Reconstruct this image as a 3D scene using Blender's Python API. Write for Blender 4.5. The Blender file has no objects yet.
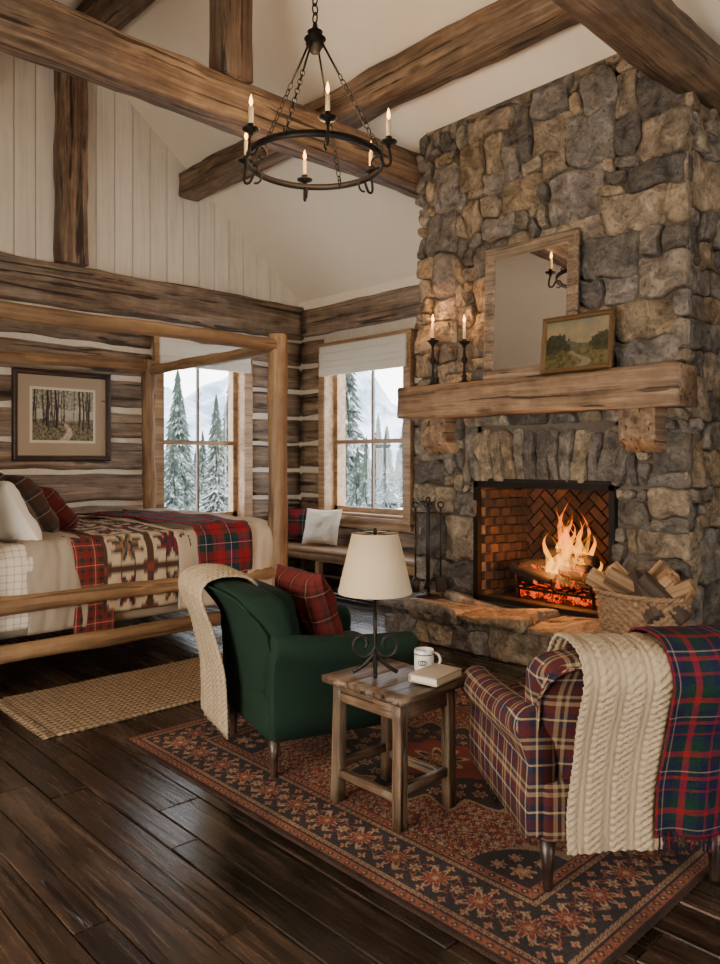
import bpy, math, random
import numpy as np
from mathutils import Vector, Matrix, noise, Euler
random.seed(7); rng=np.random.default_rng(7)
PI=math.pi
# ------------------------------------------------------------------ nodes
def N(nt,typ,ins=None,**props):
    n=nt.nodes.new(typ)
    for k,v in props.items(): setattr(n,k,v)
    for k,v in (ins or {}).items():
        s=n.inputs[k]
        if isinstance(v,bpy.types.NodeSocket): nt.links.new(v,s)
        else: s.default_value=v
    return n
def MA(nt,op,a,b=0.0,c=0.0):
    n=N(nt,'ShaderNodeMath',{0:a,1:b,2:c},operation=op); return n.outputs[0]
def MIX(nt,f,a,b,blend='MIX'):
    def c(v): return v if isinstance(v,bpy.types.NodeSocket) else (tuple(v)+(1,))[:4]
    n=N(nt,'ShaderNodeMix',{},data_type='RGBA',blend_type=blend)
    for i,v in ((0,f),(6,c(a)),(7,c(b))):
        if isinstance(v,bpy.types.NodeSocket): nt.links.new(v,n.inputs[i])
        else: n.inputs[i].default_value=v
    return n.outputs[2]
def RAMP(nt,f,stops,interp='LINEAR'):
    n=N(nt,'ShaderNodeValToRGB',{0:f}); cr=n.color_ramp; cr.interpolation=interp
    while len(cr.elements)<len(stops): cr.elements.new(0.5)
    for e,(p,c) in zip(cr.elements,stops):
        e.position=p
        if not hasattr(c,'__len__'): c=(c,c,c)
        e.color=tuple(c)[:3]+(1,)
    return n.outputs[0]
def NOISE(nt,vec,scale,detail=4,rough=.55,dist=0):
    return N(nt,'ShaderNodeTexNoise',{'Vector':vec,'Scale':scale,'Detail':detail,'Roughness':rough,'Distortion':dist}).outputs[0]
def MAP(nt,vec,scale=(1,1,1),rot=(0,0,0),loc=(0,0,0)):
    return N(nt,'ShaderNodeMapping',{'Vector':vec,'Scale':scale,'Rotation':rot,'Location':loc}).outputs[0]
def newmat(name):
    m=bpy.data.materials.new(name); m.use_nodes=True; nt=m.node_tree
    nt.nodes.clear(); out=N(nt,'ShaderNodeOutputMaterial'); return m,nt,out
def finish(nt,out,col,rough=.6,bump=None,bs=.3,bd=.01,metal=0,**kw):
    ins={'Base Color':col if isinstance(col,bpy.types.NodeSocket) else tuple(col)+(1,),'Roughness':rough,'Metallic':metal}
    ins.update(kw)
    p=N(nt,'ShaderNodeBsdfPrincipled',ins)
    if bump is not None:
        b=N(nt,'ShaderNodeBump',{'Height':bump,'Strength':bs,'Distance':bd}); nt.links.new(b.outputs[0],p.inputs['Normal'])
    nt.links.new(p.outputs[0],out.inputs[0]); return p
def objcoord(nt): return N(nt,'ShaderNodeTexCoord').outputs['Object']
def uvcoord(nt): return N(nt,'ShaderNodeTexCoord').outputs['UV']
def rndoff(nt,vec,island=False):
    r=N(nt,'ShaderNodeNewGeometry').outputs['Random Per Island'] if island else N(nt,'ShaderNodeObjectInfo').outputs['Random']
    o=N(nt,'ShaderNodeCombineXYZ',{0:MA(nt,'MULTIPLY',r,37.0),1:MA(nt,'MULTIPLY',r,91.0),2:MA(nt,'MULTIPLY',r,53.0)}).outputs[0]
    v=N(nt,'ShaderNodeVectorMath',{0:vec,1:o},operation='ADD').outputs[0]
    return v,r
def wood(name,dark,mid,light,axis=0,island=False,rough=.65,grey=None,greyamt=.5,bs=.5,crack=.55,fine=1.0,var=.35,knots=0.0,bd=.014,con=1.0):
    m,nt,out=newmat(name)
    v,r=rndoff(nt,objcoord(nt),island)
    def sc(a,b):
        s=[b,b,b]; s[axis]=a; return tuple(s)
    n1=NOISE(nt,MAP(nt,v,sc(.7*fine,9*fine)),1.0,6,.62,.8)
    n2=NOISE(nt,MAP(nt,v,sc(1.6*fine,42*fine)),1.0,4,.65)
    n3=NOISE(nt,MAP(nt,v,sc(.9,2.6)),1.0,5,.62)
    n4=NOISE(nt,v,5.5,5,.6)
    f=MA(nt,'ADD',MA(nt,'ADD',MA(nt,'MULTIPLY',n1,.5),MA(nt,'MULTIPLY',n2,.32)),MA(nt,'MULTIPLY',n4,.18))
    c=RAMP(nt,f,[(.5-.11*con,dark),(.5,mid),(.5+.11*con,light)])
    if grey is not None:
        c=MIX(nt,MA(nt,'MULTIPLY',RAMP(nt,n3,[(.42,0),(.6,1)]),greyamt),c,MIX(nt,RAMP(nt,f,[(.4,0),(.62,1)]),tuple(g*.38 for g in grey),grey))
    k=RAMP(nt,NOISE(nt,MAP(nt,v,sc(.9*fine,20*fine)),1.0,3,.5,.4),[(.355,1),(.40,0)])
    if knots>0:
        vo=N(nt,'ShaderNodeTexVoronoi',{'Vector':MAP(nt,v,sc(1.5,4.5)),'Scale':1.0}).outputs['Distance']
        k=MA(nt,'MAXIMUM',k,MA(nt,'MULTIPLY',RAMP(nt,vo,[(.06,1),(.16,0)]),knots))
    c=MIX(nt,MA(nt,'MULTIPLY',k,crack),c,tuple(d*.25 for d in dark))
    hv=N(nt,'ShaderNodeHueSaturation',{'Value':MA(nt,'ADD',MA(nt,'MULTIPLY',r,var*2),1-var),'Color':c}).outputs[0]
    h=MA(nt,'SUBTRACT',f,MA(nt,'MULTIPLY',k,.5))
    finish(nt,out,hv,MA(nt,'ADD',MA(nt,'MULTIPLY',n2,.25),rough-.12),h,bs,bd); return m
def plain(name,col,rough=.7,ns=30,amt=.15,bs=.15,metal=0,bd=.005,**kw):
    m,nt,out=newmat(name); n=NOISE(nt,objcoord(nt),ns,5)
    c=MIX(nt,n,tuple(x*(1-amt) for x in col),tuple(min(1,x*(1+amt)) for x in col))
    finish(nt,out,c,rough,n,bs,bd,metal,**kw); return m
def tartan(name,period,sett,rough=.95,br=1.0):
    sett=[(p,tuple(x*br for x in c)) for p,c in sett]
    m,nt,out=newmat(name); uv=uvcoord(nt)
    uv2=N(nt,'ShaderNodeVectorMath',{0:uv,1:(50,50,0)},operation='ADD').outputs[0]
    s=N(nt,'ShaderNodeSeparateXYZ',{0:uv2})
    cs=[]
    for i in (0,1):
        fr=MA(nt,'FRACT',MA(nt,'DIVIDE',s.outputs[i],period)); cs.append(RAMP(nt,fr,sett,'CONSTANT'))
    tw=MA(nt,'FRACT',MA(nt,'MULTIPLY',MA(nt,'ADD',s.outputs[0],s.outputs[1]),160.0))
    f=MA(nt,'ADD',MA(nt,'MULTIPLY',MA(nt,'GREATER_THAN',tw,.5),.3),.35)
    c=MIX(nt,f,cs[0],cs[1])
    nz=NOISE(nt,uv2,180,3)
    c=MIX(nt,.6,c,MIX(nt,nz,(.15,.15,.15),(.9,.9,.9)),'OVERLAY')
    finish(nt,out,c,rough,nz,.4,.004,**{'Specular IOR Level':.15}); return m
def vcolmat(name,rough=.9,bs=.3,ns=150,spec=.2):
    m,nt,out=newmat(name)
    a=N(nt,'ShaderNodeVertexColor',layer_name='Col').outputs[0]; n=NOISE(nt,objcoord(nt),ns,4)
    c=MIX(nt,.35,a,MIX(nt,n,(.2,.2,.2),(.95,.95,.95)),'OVERLAY')
    finish(nt,out,c,rough,n,bs,.004,**{'Specular IOR Level':spec}); return m
def emis(name,col,st):
    m,nt,out=newmat(name); e=N(nt,'ShaderNodeEmission',{0:tuple(col)+(1,),1:st}); nt.links.new(e.outputs[0],out.inputs[0]); return m
# ------------------------------------------------------------------ mesh helpers
def root(name,loc=(0,0,0),rotz=0,rotx=0):
    e=bpy.data.objects.new(name,None); e.empty_display_size=.1; e.location=loc; e.rotation_euler=(rotx,0,rotz)
    bpy.context.collection.objects.link(e); return e
def mk(name,v,f,mat=None,parent=None,smooth=True,loc=(0,0,0),rot=(0,0,0),uvs=None,cols=None,mw=None):
    me=bpy.data.meshes.new(name)
    me.from_pydata(v.tolist() if isinstance(v,np.ndarray) else v,[],f.tolist() if isinstance(f,np.ndarray) else f)
    me.update()
    nl=len(me.loops); vi=np.zeros(nl,dtype=np.int32); me.loops.foreach_get('vertex_index',vi)
    if uvs is not None: uvl=np.asarray(uvs,dtype=np.float32)[vi]
    else:
        npoly=len(me.polygons); nr=np.zeros(npoly*3,dtype=np.float32); me.polygons.foreach_get('normal',nr); nr=np.abs(nr.reshape(-1,3))
        lt=np.zeros(npoly,dtype=np.int32); me.polygons.foreach_get('loop_total',lt)
        co=np.zeros(len(me.vertices)*3,dtype=np.float32); me.vertices.foreach_get('co',co); co=co.reshape(-1,3)[vi]
        ax=np.repeat(np.argmax(nr,axis=1),lt)
        uvl=np.stack([np.where(ax==0,co[:,1],co[:,0]),np.where(ax==2,co[:,1],co[:,2])],1)
    ul=me.uv_layers.new(name='UVMap'); ul.data.foreach_set('uv',np.ascontiguousarray(uvl,dtype=np.float32).ravel())
    if cols is not None:
        ca=me.color_attributes.new('Col','FLOAT_COLOR','POINT'); c4=np.ones((len(me.vertices),4),dtype=np.float32); c4[:,:3]=cols
        ca.data.foreach_set('color',c4.ravel())
    if smooth: me.polygons.foreach_set('use_smooth',np.ones(len(me.polygons),dtype=bool))
    if mat: me.materials.append(mat)
    o=bpy.data.objects.new(name,me); bpy.context.collection.objects.link(o)
    if mw is not None: o.matrix_world=mw
    else: o.location=loc; o.rotation_euler=rot
    if parent: o.parent=parent
    return o
def gridfaces(nu,nv):
    i=np.arange(nu-1)[:,None]*nv+np.arange(nv-1)[None,:]; i=i.ravel()
    return np.stack([i,i+nv,i+nv+1,i+1],1)
class B:
    def __init__(s): s.v=[]; s.f=[]
    def add(s,vs,fs):
        o=len(s.v); s.v.extend([tuple(map(float,p)) for p in vs]); s.f.extend([tuple(int(i)+o for i in q) for q in fs])
    def loft(s,rings,caps=True):
        k=len(rings[0]); vs=[p for r in rings for p in r]; fs=[]
        for a in range(len(rings)-1):
            for b in range(k):
                c=(b+1)%k; fs.append((a*k+b,a*k+c,(a+1)*k+c,(a+1)*k+b))
        if caps:
            fs.append(tuple(range(k))[::-1]); fs.append(tuple((len(rings)-1)*k+i for i in range(k)))
        s.add(vs,fs)
    def lathe(s,prof,c=(0,0,0),seg=20,caps=True):
        s.loft([[(c[0]+max(r,1e-4)*math.cos(2*PI*i/seg),c[1]+max(r,1e-4)*math.sin(2*PI*i/seg),c[2]+z) for i in range(seg)] for r,z in prof],caps)
    def tube(s,pts,r,seg=8,caps=True):
        pts=[Vector(p) for p in pts]; n=len(pts); rings=[]
        t0=(pts[1]-pts[0]).normalized(); up=Vector((0,0,1)) if abs(t0.z)<.9 else Vector((1,0,0))
        nrm=t0.cross(up).normalized()
        for i,p in enumerate(pts):
            t=(pts[min(i+1,n-1)]-pts[max(i-1,0)]).normalized()
            nrm=(nrm-t*nrm.dot(t)).normalized(); bn=t.cross(nrm)
            rr=r[i] if hasattr(r,'__len__') else r
            rings.append([p+(nrm*math.cos(2*PI*j/seg)+bn*math.sin(2*PI*j/seg))*rr for j in range(seg)])
        s.loft(rings,caps)
    def torus(s,c,R,r,axis='z',seg=32,sg=8,sz=1.0,mat=None):
        rings=[]
        for i in range(seg+1):
            a=2*PI*i/seg; ring=[]
            for j in range(sg):
                b=2*PI*j/sg; x=(R+r*math.cos(b))*math.cos(a); y=(R+r*math.cos(b))*math.sin(a); z=r*sz*math.sin(b)
                p=Vector((x,y,z))
                if mat is not None: p=mat@p
                ring.append(p+Vector(c))
            rings.append(ring)
        s.loft(rings,False)
    def box(s,c,d,rot=None):
        x,y,z=[q/2 for q in d]; vs=[Vector((i,j,k)) for i in (-x,x) for j in (-y,y) for k in (-z,z)]
        if rot is not None: vs=[rot@p for p in vs]
        s.add([p+Vector(c) for p in vs],[(0,1,3,2),(4,6,7,5),(0,4,5,1),(2,3,7,6),(0,2,6,4),(1,5,7,3)])
    def rbox(s,c,d,r,fn=None,m=6,k=3,rot=None):
        h=[q/2 for q in d]; P=[]
        for q in h:
            rr=min(r,q*.999)
            a=[-q+rr*i/k for i in range(k+1)]+[-q+rr+(2*q-2*rr)*i/m for i in range(1,m)]+[q-rr+rr*i/k for i in range(k+1)]
            P.append(a)
        idx={}; vs=[]; n=[len(a) for a in P]
        def V(i,j,l):
            key=(i,j,l)
            if key not in idx:
                q=Vector((P[0][i],P[1][j],P[2][l])); inn=Vector([max(-(hh-min(r,hh*.999)),min(hh-min(r,hh*.999),x)) for hh,x in zip(h,q)])
                dd=q-inn
                if dd.length>1e-9: q=inn+dd.normalized()*r
                if fn: q=Vector(fn(q))
                if rot is not None: q=rot@q
                idx[key]=len(vs); vs.append(q+Vector(c))
            return idx[key]
        fs=[]
        for j in range(n[1]-1):
            for l in range(n[2]-1):
                fs.append((V(0,j,l),V(0,j,l+1),V(0,j+1,l+1),V(0,j+1,l))); e=n[0]-1
                fs.append((V(e,j,l),V(e,j+1,l),V(e,j+1,l+1),V(e,j,l+1)))
        for i in range(n[0]-1):
            for l in range(n[2]-1):
                fs.append((V(i,0,l),V(i+1,0,l),V(i+1,0,l+1),V(i,0,l+1))); e=n[1]-1
                fs.append((V(i,e,l),V(i,e,l+1),V(i+1,e,l+1),V(i+1,e,l)))
            for j in range(n[1]-1):
                fs.append((V(i,j,0),V(i,j+1,0),V(i+1,j+1,0),V(i+1,j,0))); e=n[2]-1
                fs.append((V(i,j,e),V(i+1,j,e),V(i+1,j+1,e),V(i,j+1,e)))
        s.add(vs,fs)
    def build(s,name,mat,parent=None,smooth=True,**k): return mk(name,s.v,s.f,mat,parent,smooth,**k)
def frame(p0,p1):
    p0=Vector(p0); p1=Vector(p1); x=(p1-p0).normalized(); up=Vector((0,0,1)) if abs(x.z)<.95 else Vector((0,1,0))
    y=up.cross(x).normalized(); z=x.cross(y)
    return Matrix(((x.x,y.x,z.x,p0.x),(x.y,y.y,z.y,p0.y),(x.z,y.z,z.z,p0.z),(0,0,0,1))),(p1-p0).length
def timber(name,p0,p1,w,h,mat,parent=None,jit=.008,r=.022,step=.14):
    mw,L=frame(p0,p1); sd=random.random()*100; b=B(); n=max(3,int(L/step)); rings=[]
    corners=[]
    for (sx,sz) in ((1,1),(-1,1),(-1,-1),(1,-1)):
        a0={(1,1):0,(-1,1):90,(-1,-1):180,(1,-1):270}[(sx,sz)]
        for q in (0,45,90):
            a=math.radians(a0+q); corners.append((sx*(w/2-r)+r*math.cos(a),sz*(h/2-r)+r*math.sin(a)))
        nx={(1,1):((-.3),1),(-1,1):(-1,-.3),(-1,-1):(.3,-1),(1,-1):(1,.3)}[(sx,sz)]
        corners.append((nx[0]*w/2, nx[1]*h/2))
    for i in range(n+1):
        x=L*i/n; ring=[]
        for (y,z) in corners:
            nv=noise.noise_vector(Vector((x*1.7+sd,y*5,z*5+sd)))
            nv2=noise.noise_vector(Vector((x*6+sd,y*9,z*9)))
            ring.append((x,y+nv.y*jit*1.6+nv2.y*jit*.8,z+nv.z*jit*1.6+nv2.z*jit*.8))
        rings.append(ring)
    b.loft(rings); return b.build(name,mat,parent,True,mw=mw)
def logp(name,p0,p1,r0,r1,mat,parent=None,seg=16,jit=.008,step=.12):
    mw,L=frame(p0,p1); sd=random.random()*100; b=B(); n=max(3,int(L/step)); rings=[]
    xs=[0,.01]+[L*i/n for i in range(1,n)]+[L-.01,L]
    for k,x in enumerate(xs):
        rr=r0+(r1-r0)*x/L
        if k in (0,len(xs)-1): rr*=.85
        cx=noise.noise(Vector((x*.9+sd,0,0)))*jit*1.5; cz=noise.noise(Vector((x*.9+sd,9,0)))*jit*1.5
        rr+=max(0,noise.noise(Vector((x*4+sd,5,5)))-.25)*jit*2.5
        rings.append([(x,cx+(rr+noise.noise(Vector((x*3+sd,math.cos(2*PI*j/seg),math.sin(2*PI*j/seg))))*jit)*math.cos(2*PI*j/seg),cz+(rr+noise.noise(Vector((x*3+sd,math.cos(2*PI*j/seg),math.sin(2*PI*j/seg)+3)))*jit)*math.sin(2*PI*j/seg)) for j in range(seg)])
    b.loft(rings); return b.build(name,mat,parent,True,mw=mw)
def catmull(pts,n):
    P=[Vector(p) for p in pts]; P=[P[0]*2-P[1]]+P+[P[-1]*2-P[-2]]; out=[]
    segs=len(P)-3
    for i in range(segs):
        for k in range(12):
            t=k/12; a,b,c,d=P[i:i+4]
            out.append(.5*((2*b)+(c-a)*t+(2*a-5*b+4*c-d)*t*t+(3*b-a-3*c+d)*t**3))
    out.append(P[-2]); A=np.array([list(q) for q in out]); s=np.concatenate([[0],np.cumsum(np.linalg.norm(np.diff(A,axis=0),axis=1))])
    q=np.linspace(0,s[-1],n); return np.stack([np.interp(q,s,A[:,i]) for i in range(3)],1),q
def knitH(u,v):
    P=.085; c=(u/P)%1.0-.5; h=np.zeros_like(u)
    for ph in (0,PI*2/3,PI*4/3):
        x=.24*np.sin(2*PI*v/.075+ph); z=.35*np.cos(2*PI*v/.075+ph)
        h=np.maximum(h,np.clip(1-((c-x)/.13)**2,0,1)*(.75+.25*z/.35))
    rib=np.clip(1-((np.abs(c)-.47)/.05)**2,0,1)*.45*(.6+.4*np.abs(np.sin(PI*v/.012)))
    return np.maximum(h,rib)
def cloth(name,path,wvec,mat,parent=None,nu=30,nv=60,wr=.008,thick=.008,knit=0,sd=0,wf=6,fold=0,ffreq=9,uvo=(0,0),flare=0):
    C,s=catmull(path,nv); W=Vector(wvec); wl=W.length; Wn=np.array(W)/wl
    T=np.gradient(C,axis=0); T/=np.linalg.norm(T,axis=1)[:,None]+1e-9
    Nn=np.cross(np.broadcast_to(Wn,T.shape),T); Nn/=np.linalg.norm(Nn,axis=1)[:,None]+1e-9
    u=np.linspace(-wl/2,wl/2,nu); V=[];UV=[]; hang=np.clip((s/s[-1]-.45)/.55,0,1)
    for i,uu in enumerate(u):
        wv=np.array([noise.noise(Vector((uu*wf+sd,ss*wf*.5,sd)))+.4*noise.noise(Vector((uu*wf*2.6+sd,ss*wf*1.1,sd+5))) for ss in s])
        fl=fold*(1+math.sin(uu*ffreq*2*PI+sd))*hang
        P=C+Wn*uu+Nn*(wv*wr+wr+fl)[:,None]
        edge=np.array([noise.noise(Vector((ss*4,sd,3))) for ss in s])*.016*(abs(uu)/(wl/2))**4
        P=P+Wn*(edge+flare*hang*uu/(wl/2))[:,None]
        if knit: P=P+Nn*(knitH(np.full_like(s,uu+10),s)*knit)[:,None]
        V.append(P); UV.append(np.stack([np.full_like(s,uu+uvo[0]),s+uvo[1]],1))
    V=np.concatenate(V); UV=np.concatenate(UV)
    o=mk(name,V,gridfaces(nu,nv),mat,parent,True,uvs=UV)
    md=o.modifiers.new('Solid','SOLIDIFY'); md.thickness=thick; md.offset=0
    return o
def pillow(name,w,h,t,mat,parent=None,loc=(0,0,0),rot=(0,0,0),n=26,sd=0):
    V=[];UV=[]
    for side in (1,-1):
        for i in range(n):
            for j in range(n):
                a=-1+2*i/(n-1); c=-1+2*j/(n-1)
                x=a*w/2*(1-.09*(1-c*c)*a*a); z=c*h/2*(1-.09*(1-a*a)*c*c)
                e=max(0,(1-a**4)*(1-c**4))**.55
                y=side*(t/2*e*(1+.22*noise.noise(Vector((a*2+sd,c*2,side+sd)))+.12*noise.noise(Vector((a*5+sd,c*5,side+sd)))))
                V.append((x,y,z)); UV.append((x+side*.03,z))
    f=gridfaces(n,n); Fc=np.concatenate([f[:,::-1],f+n*n])
    return mk(name,np.array(V),Fc,mat,parent,True,loc=loc,rot=rot,uvs=UV)
# ------------------------------------------------------------------ materials
mBeam=wood('beam_wood',(.026,.014,.007),(.108,.063,.034),(.26,.165,.096),grey=(.23,.175,.12),greyamt=.35,bs=.9,crack=.85,knots=.8,bd=.02)
mLog=wood('wall_log_wood',(.042,.025,.015),(.175,.113,.068),(.35,.245,.16),grey=(.36,.29,.22),greyamt=.55,bs=1,var=.22,crack=.85,knots=.8,bd=.02)
mMantel=wood('mantel_wood',(.06,.03,.015),(.22,.128,.068),(.41,.27,.155),grey=(.33,.25,.17),greyamt=.3,bs=.9,var=.05,crack=.8,knots=.9,bd=.02)
mPine=wood('pine_log_wood',(.09,.045,.018),(.255,.147,.066),(.42,.27,.14),rough=.6,crack=.6,bs=.6,var=.12,grey=(.17,.10,.05),greyamt=.6,knots=.9,con=1.3)
mTrim=wood('trim_wood',(.17,.09,.038),(.34,.20,.095),(.48,.31,.16),rough=.5,crack=.2,bs=.2,var=.08)
mTable=wood('table_wood',(.018,.010,.005),(.075,.042,.022),(.19,.12,.07),rough=.42,crack=.8,grey=(.22,.16,.105),greyamt=.35,fine=1.8,var=.1,bs=.7)
mDarkW=wood('dark_leg_wood',(.012,.006,.004),(.03,.015,.009),(.05,.026,.015),rough=.35,crack=.1,bs=.1)
mFloor=wood('floor_wood',(.0045,.0027,.0018),(.0185,.0103,.0062),(.052,.030,.0185),axis=1,island=True,rough=.25,crack=.8,bs=.5,fine=1.2,var=.55,knots=.8,bd=.008)
mBench=wood('bench_wood',(.12,.06,.027),(.27,.155,.08),(.4,.25,.13),rough=.4,crack=.2,bs=.2)
mFire=wood('split_firewood',(.13,.07,.032),(.34,.20,.10),(.52,.35,.19),rough=.8,crack=.5)
mBark=wood('bark',(.02,.014,.01),(.07,.045,.03),(.13,.09,.065),rough=.9,crack=.6,bs=1)
mChar=wood('charred_log',(.006,.005,.004),(.02,.014,.01),(.06,.035,.02),rough=.9,bs=1)
mMirFr=wood('mirror_frame_wood',(.055,.034,.021),(.15,.10,.06),(.29,.205,.13),rough=.7,grey=(.28,.22,.16),greyamt=.5,fine=1.6,crack=.7)
mPicFr=wood('picture_frame_wood',(.02,.01,.006),(.05,.026,.015),(.09,.05,.03),rough=.4,crack=.1,fine=2)
mChink=plain('chinking',(.66,.59,.48),.95,25,.2,.6,bd=.012)
mPlaster=plain('ceiling_plaster',(.86,.77,.62),.95,6,.04,.08)
mBoard=wood('white_boards',(.64,.575,.465),(.72,.655,.535),(.78,.71,.59),axis=2,island=True,rough=.75,crack=.04,bs=.12,var=.035)
mIron=plain('wrought_iron',(.022,.019,.017),.5,60,.3,.3,metal=.75)
mGreen=plain('green_wool',(.0095,.0235,.0145),.95,260,.5,.5,bd=.003,**{'Specular IOR Level':.15})
mCream=plain('cream_wool',(.36,.275,.178),.95,220,.22,.6,bd=.004,**{'Specular IOR Level':.1})
mLinen=plain('linen',(.40,.325,.235),.95,260,.15,.4,bd=.002)
mLinenG=plain('grey_linen',(.29,.235,.175),.95,260,.15,.4,bd=.002)
mWhite=plain('white_linen',(.7,.65,.56),.95,200,.08,.3,bd=.002)
mMug=plain('mug_glaze',(.58,.55,.49),.3,15,.1,.03)
mMugD=plain('mug_print',(.05,.05,.05),.4)
mPaper=plain('book_pages',(.62,.55,.42),.9,100,.1,.2)
mCover=plain('book_cover',(.36,.30,.22),.7,20,.15,.1)
mWax=plain('candle_wax',(.75,.55,.3),.5,20,.05,.02)
mTan1=[(0,(.012,.016,.05)),(.16,(.22,.01,.015)),(.2,(.012,.016,.05)),(.32,(.01,.04,.025)),(.5,(.30,.012,.018)),(.60,(.01,.035,.025)),(.72,(.012,.016,.05)),(.84,(.36,.28,.15)),(.865,(.012,.016,.05)),(.93,(.28,.012,.018))]
mTartan=tartan('red_navy_tartan',.20,mTan1,br=.55)
mTartan2=tartan('bed_tartan',.22,[(0,(.20,.012,.016)),(.22,(.012,.035,.03)),(.4,(.012,.018,.045)),(.46,(.45,.4,.3)),(.48,(.012,.018,.045)),(.62,(.012,.04,.03)),(.76,(.20,.012,.016)),(.9,(.012,.015,.035)),(.93,(.20,.012,.016))])
mChairPl=tartan('chair_plaid',.155,[(0,(.062,.012,.012)),(.2,(.014,.016,.032)),(.34,(.40,.285,.16)),(.39,(.014,.016,.032)),(.52,(.07,.014,.013)),(.7,(.27,.19,.105)),(.80,(.04,.02,.017)),(.88,(.27,.19,.105)),(.95,(.014,.016,.032))])
mRedPl=tartan('red_pillow_plaid',.13,[(0,(.11,.016,.014)),(.35,(.045,.012,.012)),(.5,(.30,.17,.10)),(.54,(.045,.012,.012)),(.7,(.11,.016,.014)),(.86,(.03,.02,.02)),(.92,(.11,.016,.014))])
mGreyPl=tartan('grey_pillow_plaid',.14,[(0,(.05,.035,.025)),(.3,(.11,.018,.018)),(.42,(.05,.04,.032)),(.6,(.32,.26,.19)),(.65,(.025,.028,.032)),(.85,(.07,.04,.03))])
mDarkPl=tartan('dark_pillow_plaid',.16,[(0,(.012,.025,.028)),(.4,(.02,.02,.024)),(.55,(.3,.26,.2)),(.58,(.02,.02,.024)),(.8,(.012,.033,.028))])
mBedPl=tartan('red_green_blanket',.13,[(0,(.17,.014,.015)),(.3,(.015,.035,.022)),(.45,(.17,.014,.015)),(.6,(.4,.3,.2)),(.64,(.17,.014,.015)),(.8,(.015,.035,.022))])
mCheck=tartan('white_check_duvet',.045,[(0,(.60,.53,.43)),(.8,(.32,.27,.21))])
def stonemat():
    m,nt,out=newmat('fieldstone'); g=N(nt,'ShaderNodeNewGeometry').outputs['Random Per Island']
    v,_=rndoff(nt,objcoord(nt),True)
    base=RAMP(nt,g,[(0,(.14,.126,.112)),(.11,(.25,.205,.155)),(.22,(.19,.175,.16)),(.33,(.13,.122,.115)),(.44,(.30,.24,.175)),(.55,(.22,.20,.185)),(.66,(.245,.19,.13)),(.76,(.105,.098,.092)),(.86,(.28,.245,.20)),(.94,(.17,.155,.142))],'CONSTANT')
    n1=NOISE(nt,v,7,9,.68,.6); n2=NOISE(nt,v,34,6,.7); n3=NOISE(nt,MAP(nt,v,(3,3,9)),1.5,5,.6,1)
    vo=N(nt,'ShaderNodeTexVoronoi',{'Vector':N(nt,'ShaderNodeVectorMath',{0:v,1:N(nt,'ShaderNodeVectorMath',{0:N(nt,'ShaderNodeTexNoise',{'Vector':v,'Scale':9.0}).outputs[1],1:(.12,.12,.12)},operation='MULTIPLY').outputs[0]},operation='ADD').outputs[0],'Scale':11.0}).outputs['Distance']
    c=MIX(nt,.9,base,RAMP(nt,n1,[(.3,(.08,.08,.08)),(.5,(.48,.46,.43)),(.66,(.95,.9,.8))]),'OVERLAY')
    c=MIX(nt,MA(nt,'MULTIPLY',RAMP(nt,n3,[(.5,0),(.64,1)]),.3),c,(.25,.18,.11))
    c=MIX(nt,.5,c,MIX(nt,n2,(.08,.08,.08),(.95,.95,.95)),'OVERLAY')
    c=MIX(nt,RAMP(nt,n2,[(.34,.6),(.42,0)]),c,(.02,.017,.014))
    h=MA(nt,'ADD',MA(nt,'ADD',MA(nt,'MULTIPLY',n1,1.0),MA(nt,'MULTIPLY',n2,.35)),MA(nt,'MULTIPLY',vo,.5))
    finish(nt,out,c,.85,h,1.0,.05,**{'Specular IOR Level':.3}); return m
mStone=stonemat()
mMortar=plain('mortar',(.125,.10,.075),.95,60,.35,.8,bd=.01)
def brickmat():
    m,nt,out=newmat('firebrick'); v,r=rndoff(nt,objcoord(nt),True); n=NOISE(nt,v,25,5); n5=NOISE(nt,objcoord(nt),3.5,4)
    c=MIX(nt,n,(.036,.016,.008),(.13,.058,.025)); c=N(nt,'ShaderNodeHueSaturation',{'Value':MA(nt,'ADD',MA(nt,'MULTIPLY',r,.9),.4),'Color':c}).outputs[0]
    c=MIX(nt,RAMP(nt,n5,[(.42,.75),(.62,0)]),c,(.012,.009,.007))
    finish(nt,out,c,.9,n,.4,.005); return m
mBrick=brickmat()
mSoot=plain('soot',(.02,.013,.01),.95,15,.4,.3)
# ------------------------------------------------------------------ camera
F=749.0; H=1.45
cam=bpy.data.cameras.new('camera'); co=bpy.data.objects.new('camera',cam); bpy.context.collection.objects.link(co)
cam.sensor_fit='VERTICAL'; cam.sensor_height=36; cam.lens=F/964*36; cam.shift_y=-22/964
co.location=(0,0,H); co.rotation_euler=(PI/2,0,math.radians(-43.5)); cam.clip_end=500
bpy.context.scene.camera=co
# ------------------------------------------------------------------ shell
XR,YG=6.10,7.56; XL,YB=-1.5,-2.0; RX,RZ=3.07,5.84; SL=.777
def roofz(x): return RZ-SL*abs(x-RX)
def wallbox(name,axis,pos,thick,u0,u1,z0,z1,holes,mat):
    us=sorted({u0,u1}|{h[0] for h in holes}|{h[1] for h in holes}); zs=sorted({z0,z1}|{h[2] for h in holes}|{h[3] for h in holes}); b=B()
    for i in range(len(us)-1):
        for j in range(len(zs)-1):
            cu=(us[i]+us[i+1])/2; cz=(zs[j]+zs[j+1])/2
            if any(h[0]<cu<h[1] and h[2]<cz<h[3] for h in holes): continue
            if axis=='y': b.box((cu,pos+thick/2,cz),(us[i+1]-us[i],abs(thick),zs[j+1]-zs[j]))
            else: b.box((pos+thick/2,cu,cz),(abs(thick),us[i+1]-us[i],zs[j+1]-zs[j]))
    return b.build(name,mat,None,False)
W1=(4.09,5.20,.74,2.80); W2=(5.62,6.98,.80,2.78)
wg=wallbox('wall_gable','y',YG,.25,XL,XR+.25,0,3.42,[W1],mChink)
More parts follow.
